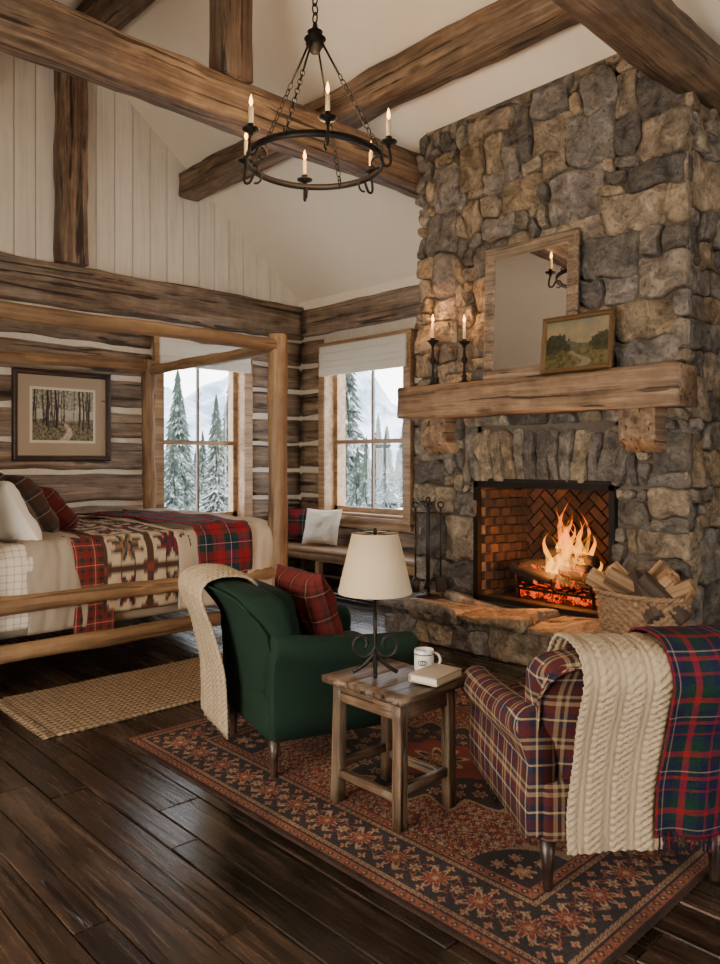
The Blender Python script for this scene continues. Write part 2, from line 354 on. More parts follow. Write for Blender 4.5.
wr=wallbox('wall_right','x',XR,.25,YB,YG,0,3.48,[W2],mChink)
LW=[(.8,3.2,.7,2.0)]; BW=[(.6,3.0,.8,2.6)]
wallbox('wall_left','x',XL,-.25,YB,YG,0,2.3,LW,mPlaster)
wallbox('wall_back','y',YB,-.25,XL-.25,XR+.25,0,3.0,BW,mPlaster)
for nm,y0,y1,zb in (('wall_gable_upper',YG+.05,YG+.25,3.42),('wall_back_upper',YB-.25,YB,3.0)):
    xl=RX-(RZ-zb)/SL; xz=[(xl,zb),(RX,RZ+.05),(XR+.1,roofz(XR+.1)),(XR+.1,zb)]
    if zb>roofz(XR+.1): xz=[(xl,zb),(RX,RZ+.05),(RX+(RZ-zb)/SL,zb)]
    n=len(xz); vs=[(x,y0,z) for x,z in xz]+[(x,y1,z) for x,z in xz]
    fs=[tuple(range(n)),tuple(range(2*n-1,n-1,-1))]+[(i,(i+1)%n,(i+1)%n+n,i+n) for i in range(n)]
    mk(nm,vs,fs,mPlaster,None,False)
b=B(); x=.1
while x<XR:
    x1=min(x+.205,XR); za,zb2=roofz(x+.004)-.002,roofz(x1-.004)-.002
    if min(za,zb2)>3.45:
        xa,xb=x+.003,x1-.003; y0,y1=YG+.0,YG+.048
        vs=[(xa+.004,y0,3.422),(xb-.004,y0,3.422),(xb-.004,y0,zb2),(xa+.004,y0,za),(xa,y0+.006,3.422),(xb,y0+.006,3.422),(xb,y0+.006,zb2),(xa,y0+.006,za),(xa,y1,3.422),(xb,y1,3.422),(xb,y1,zb2),(xa,y1,za)]
        b.add(vs,[(0,1,2,3),(0,4,5,1),(1,5,6,2),(3,2,6,7),(0,3,7,4),(4,8,9,5),(5,9,10,6),(7,6,10,11),(4,7,11,8)])
    x=x1
b.build('gable_board_cladding',mBoard,wg,False)
b=B()
for s in (1,-1):
    xe=XR+.25 if s>0 else XL-.2
    za=roofz(xe)
    vs=[(RX,YB-.25,RZ),(xe,YB-.25,za),(xe,YG+.25,za),(RX,YG+.25,RZ)]; vs+= [(x,y,z+.14) for x,y,z in vs]
    b.add(vs,[(0,1,2,3),(7,6,5,4),(0,4,5,1),(1,5,6,2),(2,6,7,3),(3,7,4,0)])
b.build('ceiling',mPlaster,None,False)
b=B(); x=XL
while x<XR:
    w=random.choice((.115,.14,.165,.19)); y=YB-random.random()*1.5
    while y<YG:
        L=random.uniform(.9,2.4); y0=max(y,YB); y1=min(y+L,YG)
        if y1>y0+.01:
            g=.0018; c=.0035; z=random.uniform(-.0015,.0015); xa,xb=x+g,x+w-g; ya,yb=y0+g,y1-g
            t=random.uniform(-.0015,.0015)
            vs=[(xa,ya,-.03),(xb,ya,-.03),(xb,yb,-.03),(xa,yb,-.03),(xa,ya,z-c),(xb,ya,z-c),(xb,yb,z-c),(xa,yb,z-c),(xa+c,ya+c,z+t),(xb-c,ya+c,z-t),(xb-c,yb-c,z-t),(xa+c,yb-c,z+t)]
            b.add(vs,[(8,9,10,11),(4,5,9,8),(5,6,10,9),(6,7,11,10),(7,4,8,11),(0,1,5,4),(1,2,6,5),(2,3,7,6),(3,0,4,7)])
        y+=L
    x+=w
b.build('floor',mFloor,None,False)
b=B(); b.box(((XL+XR)/2,(YB+YG)/2,-.08),(XR-XL+.5,YG-YB+.5,.1)); b.build('floor_subfloor',mSoot,None,False)
pitch=2.98/9
def seglogs(axis,pos,u0,u1,holes,parent):
    for i in range(9):
        gp_=.056; z=i*pitch+gp_/2+(pitch-gp_)/2; hh=pitch-gp_
        segs=[(u0,u1)]
        for h in holes:
            if z+hh/2>h[2]-.02 and z-hh/2<h[3]+.02:
                ns=[]
                for a,c in segs:
                    if h[0]<c and h[1]>a:
                        if h[0]-a>.02: ns.append((a,h[0]))
                        if c-h[1]>.02: ns.append((h[1],c))
                    else: ns.append((a,c))
                segs=ns
        for a,c in segs:
            if axis=='y': timber('log_%d'%i,(a,pos,z),(c,pos,z),.12,hh,mLog,parent,.018,.045)
            else: timber('log_%d'%i,(pos,a,z),(pos,c,z),.12,hh,mLog,parent,.018,.045)
hg=[(W1[0]-.1,W1[1]+.1,W1[2]-.1,W1[3]+.1)]; hr=[(W2[0]-.1,W2[1]+.1,W2[2]-.1,W2[3]+.1)]
seglogs('y',YG+.01,XL+.02,XR-.02,hg,wg)
seglogs('x',XR+.01,4.35,YG-.07,hr,wr)
seglogs('x',XR+.01,YB+.02,2.15,[],wr)
timber('top_plate_log',(XL+.05,YG-.02,3.2),(XR-.02,YG-.02,3.2),.2,.42,mLog,wg,.016,.03)
timber('top_plate_log_side',(XR-.0,4.3,3.19),(XR-.0,YG-.12,3.19),.14,.34,mLog,wr,.012,.03)
timber('top_plate_log_side_2',(XR-.0,YB+.05,3.19),(XR-.0,2.1,3.19),.14,.34,mLog,wr,.012,.03)
b=B(); b.box((XR-.015,(YB+YG)/2,3.415),(.03,YG-YB-.02,.11)); b.build('trim_1',mPlaster,None,False)
timber('king_post_beam',(RX,YG-.11,3.41),(RX,YG-.11,5.45),.28,.2,mBeam,None,.014)
timber('ridge_beam',(RX,YB+.02,5.62),(RX,YG-.02,5.62),.26,.32,mBeam,None,.014)
timber('purlin_beam',(4.47,YB+.02,4.56),(4.47,YG-.02,4.56),.26,.28,mBeam,None,.014)
timber('purlin_beam',(1.67,YB+.02,4.56),(1.67,YG-.02,4.56),.26,.28,mBeam,None,.014)
for yy in (4.60,2.06):
    timber('tie_beam',(.55,yy,4.03),(5.62,yy,4.03),.26,.30,mBeam,None,.015)
    timber('truss_king_post',(RX,yy,4.20),(RX,yy,5.44),.24,.24,mBeam,None,.012)
# ------------------------------------------------------------------ windows
mGlass,nt,out=newmat('window_glass')
tr=N(nt,'ShaderNodeBsdfTransparent'); gl=N(nt,'ShaderNodeBsdfGlossy',{'Roughness':.02}); mx=N(nt,'ShaderNodeMixShader',{0:.05,1:tr.outputs[0],2:gl.outputs[0]}); nt.links.new(mx.outputs[0],out.inputs[0])
mSashD=plain('sash_bronze',(.13,.085,.05),.5,20,.1)
def shadefn(w,zt):
    b=B()
    for i in range(4):
        b.rbox((0,-.03-.008*(i%2),zt-.06-.085*i),(w,.035,.11),.015,m=3)
    return b
def window(name,cx,cy,rz,w,z0,z1,shade=True):
    r=root(name,(cx,cy,0),rz); h=z1-z0
    b=B(); t=.11
    b.box((-w/2-t/2+.02,-.075,(z0+z1)/2),(t,.05,h+.16)); b.box((w/2+t/2-.02,-.075,(z0+z1)/2),(t,.05,h+.16)); b.box((0,-.08,z1+t/2-.01),(w+2*t,.055,t)); b.box((0,-.09,z0-.03),(w+2*t+.04,.12,.045)); b.box((0,-.075,z0-.09),(w+2*t-.04,.04,.09))
    for s in (-1,1): b.box((s*(w/2-.012),.08,(z0+z1)/2),(.024,.34,h))
    b.box((0,.08,z1-.012),(w,.34,.024)); b.box((0,.08,z0+.012),(w,.34,.024)); b.build('casing',mTrim,r,False)
    b=B(); s=.055
    for q in (-1,1): b.box((q*(w/2-.024-s/2),.09,(z0+z1)/2),(s,.05,h-.05))
    b.box((0,.09,z1-.05),(w-.05,.05,s)); b.box((0,.09,z0+.055),(w-.05,.05,.065)); b.box((0,.085,(z0+z1)/2-.12),(w-.05,.055,.05)); b.build('sash',mTrim,r,False)
    b=B(); b.box((0,.09,(z0+z1)/2),(.028,.03,h-.08)); b.build('muntin',mSashD,r,False)
    b=B(); b.box((0,.1,(z0+z1)/2),(w-.06,.004,h-.06)); b.build('glass_pane',mGlass,r,False)
    if shade: shadefn(w+.1,z1+.06).build('roman_shade',mWhite,r,True,loc=(0,-.08,0))
    return r
window('window_1',(W1[0]+W1[1])/2,YG,0,W1[1]-W1[0],W1[2],W1[3])
window('window_2',XR,(W2[0]+W2[1])/2,-PI/2,W2[1]-W2[0],W2[2],W2[3])
window('window_3',XL,(LW[0][0]+LW[0][1])/2,PI/2,2.4,.7,2.0,False)
window('window_4',(BW[0][0]+BW[0][1])/2,YB,PI,2.4,.8,2.6,False)
# ------------------------------------------------------------------ stonework
def stones(name,U,V,cu,cv,to3,excl=(),extra=(),parent=None,Hr=(.035,.08),gap=.006,jit=.30,seed=1,sizes=None,rough=1.0):
    R=random.Random(seed); free=[[True]*V for _ in range(U)]
    for (a,b_,c,d) in excl:
        for i in range(max(0,a),min(U,b_)):
            for j in range(max(0,c),min(V,d)): free[i][j]=False
    J={}
    def gp(i,j):
        if (i,j) not in J:
            a=R.uniform(-jit,jit); c=R.uniform(-jit,jit)
            if i in(0,U): a=0
            if j in(0,V): c=0
            for (x0,x1,y0,y1) in excl:
                if x0<=i<=x1 and y0<=j<=y1: a=c=0
            J[(i,j)]=((i+a)*cu,(j+c)*cv)
        return J[(i,j)]
    sizes=sizes or [(5,3),(5,3),(4,3),(4,3),(3,3),(4,2),(4,2),(3,2),(3,2),(2,2),(5,2),(2,3),(3,4),(4,4),(5,4),(2,1),(3,1),(1,1),(1,2)]
    polys=[]
    for j in range(V):
        for i in range(U):
            if not free[i][j]: continue
            opts=sizes[:]; R.shuffle(opts); pick=(1,1)
            for (w,h) in opts[:7]+[(2,1),(1,2),(1,1)]:
                if i+w<=U and j+h<=V and all(free[a][c] for a in range(i,i+w) for c in range(j,j+h)): pick=(w,h); break
            w,h=pick
            for a in range(i,i+w):
                for c in range(j,j+h): free[a][c]=False
            p=[gp(i,j)]
            for a in range(i+1,i+w): p.append(gp(a,j))
            p.append(gp(i+w,j))
            for c in range(j+1,j+h): p.append(gp(i+w,c))
            p.append(gp(i+w,j+h))
            for a in range(i+w-1,i,-1): p.append(gp(a,j+h))
            p.append(gp(i,j+h))
            for c in range(j+h-1,j,-1): p.append(gp(i,c))
            polys.append(p)
    polys+=list(extra)
    b=B()
    for p in polys:
        c=Vector((sum(q[0] for q in p)/len(p),sum(q[1] for q in p)/len(p)))
        P=[Vector(q) for q in p]; Q=[]
        for k in range(len(P)):
            a,d=P[k],P[(k+1)%len(P)]
            m=max(2,int((d-a).length/.024))
            for s in range(m): Q.append(a.lerp(d,s/m))
        for _ in range(2): Q=[(Q[k-1]+Q[k]*2+Q[(k+1)%len(Q)])/4 for k in range(len(Q))]
        sd=R.uniform(0,100)
        Q=[c+(q-c)*max(.3,1-(gap+.006*noise.noise(Vector((q.x*25,q.y*25,sd))))/max((q-c).length,.01)) for q in Q]
        Hh=R.uniform(*Hr); tx,ty=R.uniform(-.2,.2),R.uniform(-.2,.2); rings=[]
        fc=[(R.uniform(0,2*PI),R.uniform(.15,.5),R.uniform(.0,.05)) for _ in range(4)]
        for s,hf in ((1.0,-.5),(1.0,.35),(.985,.72),(.95,.92),(.88,1.0),(.78,1.0),(.66,1.0),(.53,1.0),(.40,1.0),(.27,1.0),(.14,1.0),(.03,1.0)):
            ring=[]
            for q in Q:
                o=c+(q-c)*s; hh=Hh*hf
                if hf>.5:
                    dx_,dy_=o.x-c.x,o.y-c.y
                    hh+=(tx*dx_+ty*dy_)
                    cut=min(.02,min(off-sl*(math.cos(an)*dx_+math.sin(an)*dy_) for an,sl,off in fc))
                    hh+=cut*rough*.7
                    hh+=(noise.noise(Vector((o.x*10+sd,o.y*10,sd)))*.020+abs(noise.noise(Vector((o.x*22,o.y*22+sd,sd))))*.018+noise.noise(Vector((o.x*48,o.y*48+sd,sd)))*.006-.006)*rough
                    hh=max(.012,hh)
                ring.append(to3(o.x,o.y,hh))
            rings.append(ring)
        b.loft(rings,True)
    return b.build(name,mStone,parent,True)
CF=5.0; CY0,CW=2.08,27*.09
chim=root('stone_fireplace',(0,0,0))
def tap(z): return 1-.035*max(0,z)/4.4+.012
def topf(z,h,zc=4.33):
    return h if z<zc-.05 else h*max(0,1-(z-zc+.05)/.07)-max(0,z-zc)*.3
def front(u,v,h):
    z=.31+v; return (CF-topf(z,h),CY0+u*tap(z),z)
vs_=[]
nb=13; xs=[4*.09+(17*.09)*i/nb for i in range(nb+1)]; xsj=[xs[0]]+[x+random.uniform(-.025,.025) for x in xs[1:-1]]+[xs[-1]]
cxm=(xs[0]+xs[-1])/2
for i in range(nb):
    a,c=xsj[i],xsj[i+1]
    ab,cb=cxm+(a-cxm)*.86,cxm+(c-cxm)*.86
    tz=lambda x:.94+.48-.09*random.random()
    vs_.append([(ab,.945),(cb,.945),((c+cb)/2+random.uniform(-.008,.008),1.18),(c,tz(c)),(a,tz(a)),((a+ab)/2+random.uniform(-.008,.008),1.18)])
vs_.append([(xs[0],.945),(xs[0]+.10,.945),(xs[0]+.02,1.38)]); vs_.append([(xs[-1]-.10,.945),(xs[-1],.945),(xs[-1]-.02,1.38)])
stones('chimney_face_stones',27,44,.09,.094,front,excl=((6,19,0,10),(4,21,10,15)),extra=vs_,parent=chim,seed=11)
def sidef(u,v,h):
    z=.31+v; x=CF+u-.03; return (x,CY0+.03-topf(z,h,roofz(x)-.02),z)
stones('chimney_side_stones',12,44,.09,.094,sidef,parent=chim,seed=5,Hr=(.02,.05))
stones('chimney_far_side_stones',12,44,.09,.094,lambda u,v,h:(CF+u-.03,CY0+CW*tap(.31+v)-.05+topf(.31+v,h,roofz(CF+u-.03)-.02),.31+v),parent=chim,seed=6,Hr=(.01,.03),rough=.6)
b=B()
ZT=4.6
CC=CF-.003+.54
b.box((CC,CY0+.03+.27,ZT/2),(1.08,.48,ZT)); b.box((CC,(3.80+4.40)/2,ZT/2),(1.08,.60,ZT)); b.box((CC,(2.6+3.82)/2,(1.25+ZT)/2),(1.08,1.26,ZT-1.25)); b.box((CF+.80,3.2,.6),(.58,1.3,1.3)); b.box((CC,3.2,.15),(1.08,1.3,.31))
b.build('chimney_core',mMortar,chim,False)
hx0=4.44
stones('hearth_front_stones',28,3,.09,.09,lambda u,v,h:(hx0+.05-h,1.90+u,v),parent=chim,seed=3,Hr=(.02,.05),sizes=[(4,2),(5,3),(3,3),(4,3),(3,2),(3,1),(2,2)])
stones('hearth_end_stones',6,3,.09,.09,lambda u,v,h:(hx0+.04+u,4.37+h,v),parent=chim,seed=4,Hr=(.02,.04))
stones('hearth_slab_stones',9,4,.285,.15,lambda u,v,h:(hx0-.03+v,1.88+u,.265+h),parent=chim,seed=9,Hr=(.04,.048),gap=.006,jit=.12,sizes=[(2,4),(2,3),(1,4),(2,2)],rough=.35)
b=B(); b.box((4.74,3.13,.135),(.52,2.44,.27)); b.build('hearth_core',mMortar,chim,False)
# firebox
b=B()
bw,bh=.16,.08
def hb(cy,cz,ang):
    m=Matrix.Rotation(ang,3,'X'); b.rbox((5.47,cy,cz),(.05,bw-.01,bh-.01),.006,m=1,k=1,rot=m)
for i in range(-10,24):
    for j in range(-10,24):
        a=i*bh; c=j*bh
        s=(i-j)%4
        if s==0: px,pz,an=a+bw/2,c+bh/2,0
        elif s==3: px,pz,an=a+bh/2,c+bw/2,PI/2
        else: continue
        q=math.cos(PI/4); Y=3.2+(px-.55)*q-(pz-.55)*q; Z=.8+(px-.55)*q+(pz-.55)*q
        if 2.55<Y<3.88 and .22<Z<1.36: hb(Y,Z,an+PI/4)
b.build('firebox_back_bricks',mBrick,chim,False)
b=B()
for (ya,yb,s) in ((2.635,2.75,1),(3.785,3.67,-1)):
    for r_ in range(13):
        z=.345+r_*.075
        for q in range(4):
            t0=(q+(.5 if r_%2 else 0))/3.4; x=5.04+.4*t0; y=ya+(yb-ya)*t0
            b.rbox((x,y,z),(.112,.05,.068),.006,m=1,k=1)
b.build('firebox_side_bricks',mBrick,chim,False)
b=B(); b.box((5.2,3.21,.325),(.5,1.2,.03)); b.box((5.2,3.21,1.27),(.5,1.2,.06)); b.build('firebox_floor',mSoot,chim,False)
b=B()
b.box((4.955,3.815,.78),(.05,.045,.98)); b.box((4.955,2.615,.78),(.05,.045,.98)); b.box((4.955,3.215,1.255),(.05,1.24,.05)); b.box((4.955,3.215,.325),(.05,1.24,.035)); b.build('firebox_frame',mIron,chim,False)
# mantel
man=root('fireplace_mantel',(0,0,0))
timber('mantel_beam',(4.865,2.05,1.935),(4.865,4.50,1.935),.29,.265,mMantel,man,.014,.02,.08)
for yy in (4.15,2.36):
    b=B(); pr=[(4.98,1.82),(4.98,1.50),(4.90,1.50),(4.80,1.58),(4.78,1.66),(4.78,1.82)]
    b.loft([[(x,yy-.13,z) for x,z in pr],[(x,yy+.13,z) for x,z in pr]]); 
    o=b.build('corbel',mMantel,man,False); md=o.modifiers.new('b','BEVEL'); md.width=.01; md.segments=2
# fire
fire=root('log_fire',(5.22,3.16,.34))
b=B()
for k in range(9): b.box((.0,-.36+.09*k,.10),(.3,.016,.016))
for x in (-.15,.15):
    b.box((x,0,.085),(.02,.8,.02)); 
    for y in (-.33,.33): b.box((x,y,.04),(.02,.02,.08))
for y in (-.33,0,.33): b.tube([(-.15,y,.09),(-.19,y,.12),(-.2,y,.2)],.01)
b.build('grate',mIron,fire,False)
mEmb,nt,out=newmat('embers'); n=NOISE(nt,objcoord(nt),22,5,.7); c=RAMP(nt,n,[(.44,(.015,.002,.001)),(.54,(.7,.04,.002)),(.7,(1,.2,.015))]); e=N(nt,'ShaderNodeEmission',{0:c,1:1.8}); nt.links.new(e.outputs[0],out.inputs[0])
mGlow,nt,out=newmat('glowing_char'); n=NOISE(nt,objcoord(nt),14,6,.7); c=RAMP(nt,n,[(.54,(0,0,0)),(.60,(1,.07,.004)),(.76,(1,.22,.02))]); finish(nt,out,(.012,.01,.008),.9,n,.8,.02,**{'Emission Color':c,'Emission Strength':1.3})
b=B(); 
for k in range(130):
    x,y=random.uniform(-.16,.14),random.uniform(-.4,.4); s=random.uniform(.015,.035)
    b.rbox((x,y,.02+random.random()*.045),(s*1.6,s*1.3,s),s*.35,m=1,k=1,rot=Euler((random.random()*3,random.random()*3,random.random()*3)).to_matrix())
b.build('ember_bed',mEmb,fire,False)
for (a,c,r_,mt) in (((-.08,-.38,.165),(-.06,.36,.16),.06,mGlow),((.08,-.36,.17),(.09,.38,.18),.065,mGlow),((-.1,-.28,.265),(.1,.15,.29),.055,mChar),((.1,-.1,.29),(-.12,.34,.255),.052,mGlow),((-.05,-.3,.34),(.05,.22,.37),.048,mChar),((-.1,.02,.17),(-.12,.42,.25),.048,mChar),((-.13,-.34,.21),(-.10,-.02,.26),.045,mGlow)):
    logp('burning_log',a,c,r_,r_*.9,mt,fire,jit=.014,step=.05)
def flamemat():
    m,nt,out=newmat('flame'); oc=objcoord(nt); z=N(nt,'ShaderNodeSeparateXYZ',{0:oc}).outputs[2]
    n=NOISE(nt,MAP(nt,oc,(9,9,4)),1,4,.6,1.2)
    t=MA(nt,'ADD',MA(nt,'MULTIPLY',z,1.1),MA(nt,'MULTIPLY',n,.6))
    c=RAMP(nt,t,[(.40,(1,.50,.07)),(.75,(1,.33,.025)),(1.0,(1,.16,.006))])
    e=N(nt,'ShaderNodeEmission',{0:c,1:3.4}); tr=N(nt,'ShaderNodeBsdfTransparent')
    a=MA(nt,'MULTIPLY',RAMP(nt,n,[(.40,.05),(.60,1)]),RAMP(nt,z,[(.0,.6),(.4,.6),(.8,.3)]))
    mx=N(nt,'ShaderNodeMixShader',{0:a,1:tr.outputs[0],2:e.outputs[0]}); nt.links.new(mx.outputs[0],out.inputs[0]); return m
mFlame=flamemat(); b=B()
for k in range(32):
    y=random.gauss(-.03,.17); x=random.uniform(-.09,.09); hh=max(.18,.74-abs(y+.06)*1.5)*random.uniform(.5,1.0); R_=random.uniform(.026,.054); ph=random.random()*6
    rings=[]; n=16
    for i in range(n+1):
        s=i/n; rr=R_*max(.02,(max(0,math.sin(PI*min(1,s*.9+.12)))**.8)*(1-s)**.55)
        cx=x+.025*math.sin(s*5+ph)*s; cy=y*(1-.25*s)+.065*math.sin(s*6.5+ph*1.7)*s
        rings.append([(cx+rr*.7*math.cos(2*PI*j/10+s*2),cy+rr*math.sin(2*PI*j/10+s*2)*(1+.3*noise.noise(Vector((s*6,j,ph)))),.13+s*hh) for j in range(10)])
    b.loft(rings)
b.build('flames',mFlame,fire)
# ------------------------------------------------------------------ mantel decor
mFl=emis('candle_flame',(1,.42,.09),12)
def candle_flame(b,c,s=1):
    b.lathe([(.001,0),(.006*s,.008*s),(.009*s,.02*s),(.006*s,.036*s),(.002*s,.05*s),(.0005,.056*s)],c,10)
for (yy,hh) in ((4.20,.42),(3.86,.37)):
    r=root('candlestick',(4.84,yy,2.068)); b=B()
    b.lathe([(.06,0),(.062,.012),(.03,.03),(.016,.05),(.024,.07),(.012,.09),(.010,hh*.45),(.02,hh*.5),(.03,hh*.55),(.014,hh*.62),(.010,hh*.8),(.018,hh*.86),(.05,hh*.93),(.052,hh*.95),(.02,hh*.96),(.022,hh)],seg=18)
    for k in range(3):
        a=k*2.1; b.tube([(.05*math.cos(a),.05*math.sin(a),.01),(.075*math.cos(a),.075*math.sin(a),.0),(.07*math.cos(a),.07*math.sin(a),.02)],.007)
    b.build('stick',mIron,r)
    b=B(); b.lathe([(.012,hh-.01),(.012,hh+.13),(.004,hh+.132)],seg=12); b.build('candle',mWax,r)
    b=B(); candle_flame(b,(0,0,hh+.135),1.2); b.build('flame',mFl,r)
def rectframe(b,w,h,fw,fd):
    prof=[(0,0),(0,-fd*.6),(fw*.2,-fd),(fw*.45,-fd*.8),(fw*.8,-fd*.75),(fw,-fd*.4),(fw,0)]
    rings=[]
    for (sx,sz) in ((-1,-1),(1,-1),(1,1),(-1,1),(-1,-1)):
        rings.append([(sx*(w/2-o),y,h/2+sz*(h/2-o)) for o,y in prof])
    b.loft(rings,False)
r=root('mantel_mirror',(4.855,3.25,2.07),-PI/2,math.radians(-2.0))
b=B(); rectframe(b,.83,1.06,.095,.04); b.build('frame',mMirFr,r,False)
mMir,nt,out=newmat('mirror_silver'); finish(nt,out,(.86,.84,.8),.02,metal=1)
b=B(); b.box((0,-.012,.53),(.66,.006,.89)); b.build('mirror_glass',mMir,r,False)
b=B(); b.box((0,.0,.53),(.8,.012,1.02)); b.build('backing',mMirFr,r,False)
def vplane(name,w,h,z0,y,cols,mat,parent,nx,nz):
    xs=np.linspace(-w/2,w/2,nx); zs=np.linspace(z0,z0+h,nz); X,Z=np.meshgrid(xs,zs,indexing='ij')
    V=np.stack([X.ravel(),np.full(X.size,y),Z.ravel()],1); return mk(name,V,gridfaces(nx,nz),mat,parent,True,cols=cols.reshape(-1,3))
def nz2(nx,nz,sx,sz,sd=0):
    return np.array([[noise.fractal(Vector((i/nx*sx+sd,j/nz*sz,sd)),1.0,2.0,4) for j in range(nz)] for i in range(nx)])
mPrint=vcolmat('print_paper',.6,.02,60); mOil=vcolmat('oil_paint',.4,.3,80,.4)
nx,nz=110,80; U,V=np.meshgrid(np.linspace(0,1,nx),np.linspace(0,1,nz),indexing='ij'); n0=nz2(nx,nz,4,3,1); n1=nz2(nx,nz,14,10,5)
def L3(a,c,t): return np.array(a)*(1-t[...,None])+np.array(c)*t[...,None]
C=L3((.24,.18,.09),(.10,.105,.085),np.clip((V-.5)*2+n0*.6,0,1))
hill=.52+.06*np.sin(U*5+1)+.04*n0; C=np.where((V<hill)[...,None],L3((.045,.05,.03),(.08,.08,.045),np.clip(n1+.5,0,1)),C)
fld=.36+.03*n0; C=np.where((V<fld)[...,None],L3((.035,.035,.01),(.12,.095,.028),np.clip(n1+.5+ (U-.5)*.4,0,1)),C)
for (cx,cy,rr) in ((.22,.55,.17),(.1,.5,.2),(.84,.48,.16),(.95,.5,.18),(.35,.42,.08)):
    m_=((U-cx)**2*1.6+(V-cy)**2)<(rr*(1+.5*n1))**2; C=np.where(m_[...,None],L3((.008,.01,.005),(.026,.03,.01),np.clip(n1*1.5+.5,0,1)),C)
rv=np.abs(U-.55-.12*np.sin(V*14))<(.10-.2*V); C=np.where((rv&(V<.33))[...,None],np.array((.15,.135,.085)),C)
r=root('landscape_painting',(4.765,2.80,2.072),-PI/2,math.radians(-6))
b=B(); rectframe(b,.57,.42,.04,.03); b.build('frame',plain('old_gilt',(.13,.075,.028),.45,40,.3,.2,metal=.4),r,False)
vplane('canvas',.50,.35,.035,-.012,C,mOil,r,nx,nz)
b=B(); b.box((0,.0,.21),(.55,.012,.40)); b.build('backing',mMirFr,r,False)
nx,nz=160,130; U,V=np.meshgrid(np.linspace(0,1,nx),np.linspace(0,1,nz),indexing='ij'); n0=nz2(nx,nz,5,4,2); n1=nz2(nx,nz,26,20,8)
C=L3((.30,.27,.20),(.46,.42,.33),np.clip(V+n0*.4,0,1)); C=np.where((V>.62+.12*n0)[...,None],L3((.13,.13,.09),(.38,.35,.26),np.clip(n1+.5,0,1)),C)
C=np.where((V<.42+.04*n0)[...,None],L3((.06,.06,.035),(.22,.18,.11),np.clip(n1*1.2+.5,0,1)),C)
pc=.5+.10*np.sin(V*9); C=np.where((np.abs(U-pc)<.13*(.46-V)+.015)[...,None]&(V<.44)[...,None],L3((.33,.24,.17),(.5,.42,.32),np.clip(n1+.5,0,1)),C)
Rn=random.Random(4)
for k in range(34):
    x0=Rn.random(); w_=Rn.uniform(.004,.016); b0=.42-w_*14*Rn.uniform(.6,1.2); 
    m_=(np.abs(U-x0-.01*np.sin(V*7+k))<w_*(1.2-.5*V))&(V>b0); C=np.where(m_[...,None],np.array((.04,.033,.027))*Rn.uniform(.6,2.2),C)
r=root('framed_forest_print',(3.01,YG-.06,1.44))
b=B(); rectframe(b,.99,.90,.055,.035); b.build('frame',mPicFr,r,False)
b=B(); b.box((0,-.004,.45),(.90,.008,.81)); b.build('mat_board',plain('mat_board',(.34,.26,.175),.9,50,.05,.02),r,False)
b=B(); b.box((0,-.009,.455),(.66,.006,.55)); b.build('inner_mat',plain('inner_mat',(.6,.52,.4),.9,50,.05,.02),r,False)
vplane('print',.61,.50,.205,-.0135,C,mPrint,r,nx,nz)
# ------------------------------------------------------------------ chandelier
ch=root('candle_chandelier',(RX,3.65,0)); zr=3.34; R0=.43; b=B()
rings=[]
for i in range(65):
    a=2*PI*i/64; rings.append([((R0+dx)*math.cos(a),(R0+dx)*math.sin(a),zr+dz) for dx,dz in ((-.006,-.02),(.006,-.02),(.006,.02),(-.006,.02))])
b.loft(rings,False)
d=Vector((.688,.725,0)); rt=Vector((.725,-.688,0)); cpos=[]
hub=4.09
b.lathe([(.01,-.06),(.03,-.05),(.045,-.02),(.06,0),(.045,.02),(.07,.035),(.035,.06),(.05,.08),(.02,.1),(.012,.14)],(0,0,hub),20)
for k in range(6):
    ph=math.radians(42+60*k); u=rt*math.cos(ph)+d*math.sin(ph)
    o=u*(R0+.055); cpos.append(o)
    pts=[u*(R0+.0)+Vector((0,0,zr-.02)),u*(R0+.03)+Vector((0,0,zr-.075)),u*(R0+.065)+Vector((0,0,zr-.07)),o+u*.012+Vector((0,0,zr-.02)),o+Vector((0,0,zr+.04))]
    P,_=catmull(pts,14); b.tube(P,.009)
    sc=[u*(R0-.02+.035*math.cos(t))+Vector((0,0,zr-.05+.035*math.sin(t))) for t in np.linspace(0,5.2,14)]; b.tube(sc,.007)
    b.lathe([(.012,.03),(.016,.05),(.05,.062),(.054,.07),(.02,.07),(.021,.10),(.014,.10)],(o.x,o.y,zr),16)
def chain(b,p0,p1,ls=.045,r=.004):
    p0=Vector(p0); p1=Vector(p1); L=(p1-p0).length; n=max(2,int(L/(ls*.78))); t=(p1-p0).normalized(); q=Vector((1,0,0)).rotation_difference(t).to_matrix()
    for i in range(n):
        m=q@Matrix.Rotation((i%2)*PI/2,3,'X')@Matrix.Diagonal((1,.6,1)); b.torus(p0+t*(L*(i+.5)/n),ls/2,r,seg=12,sg=5,mat=m)
for k in range(4):
    ph=math.radians(20+90*k); u=rt*math.cos(ph)-d*math.sin(ph)
    top=u*.05+Vector((0,0,hub)); bot=u*R0+Vector((0,0,zr+.02)); mid=top.lerp(bot,.30)
    chain(b,mid,bot,.05); b.tube([top,mid],.007)
    m2=Matrix.Rotation(math.atan2(u.y,u.x),3,'Z')@Matrix.Rotation(PI/2,3,'X'); b.torus(bot,.022,.005,mat=m2,seg=14)
chain(b,(0,0,hub+.14),(0,0,5.47),.07,.006)
b.build('iron_frame',mIron,ch)
b=B(); b2=B()
for o in cpos:
    b.lathe([(.014,.09),(.014,.20),(.005,.203)],(o.x,o.y,zr),12); candle_flame(b2,(o.x,o.y,zr+.205),1.3)
b.build('candles',mWax,ch); b2.build('candle_flames',mFl,ch)
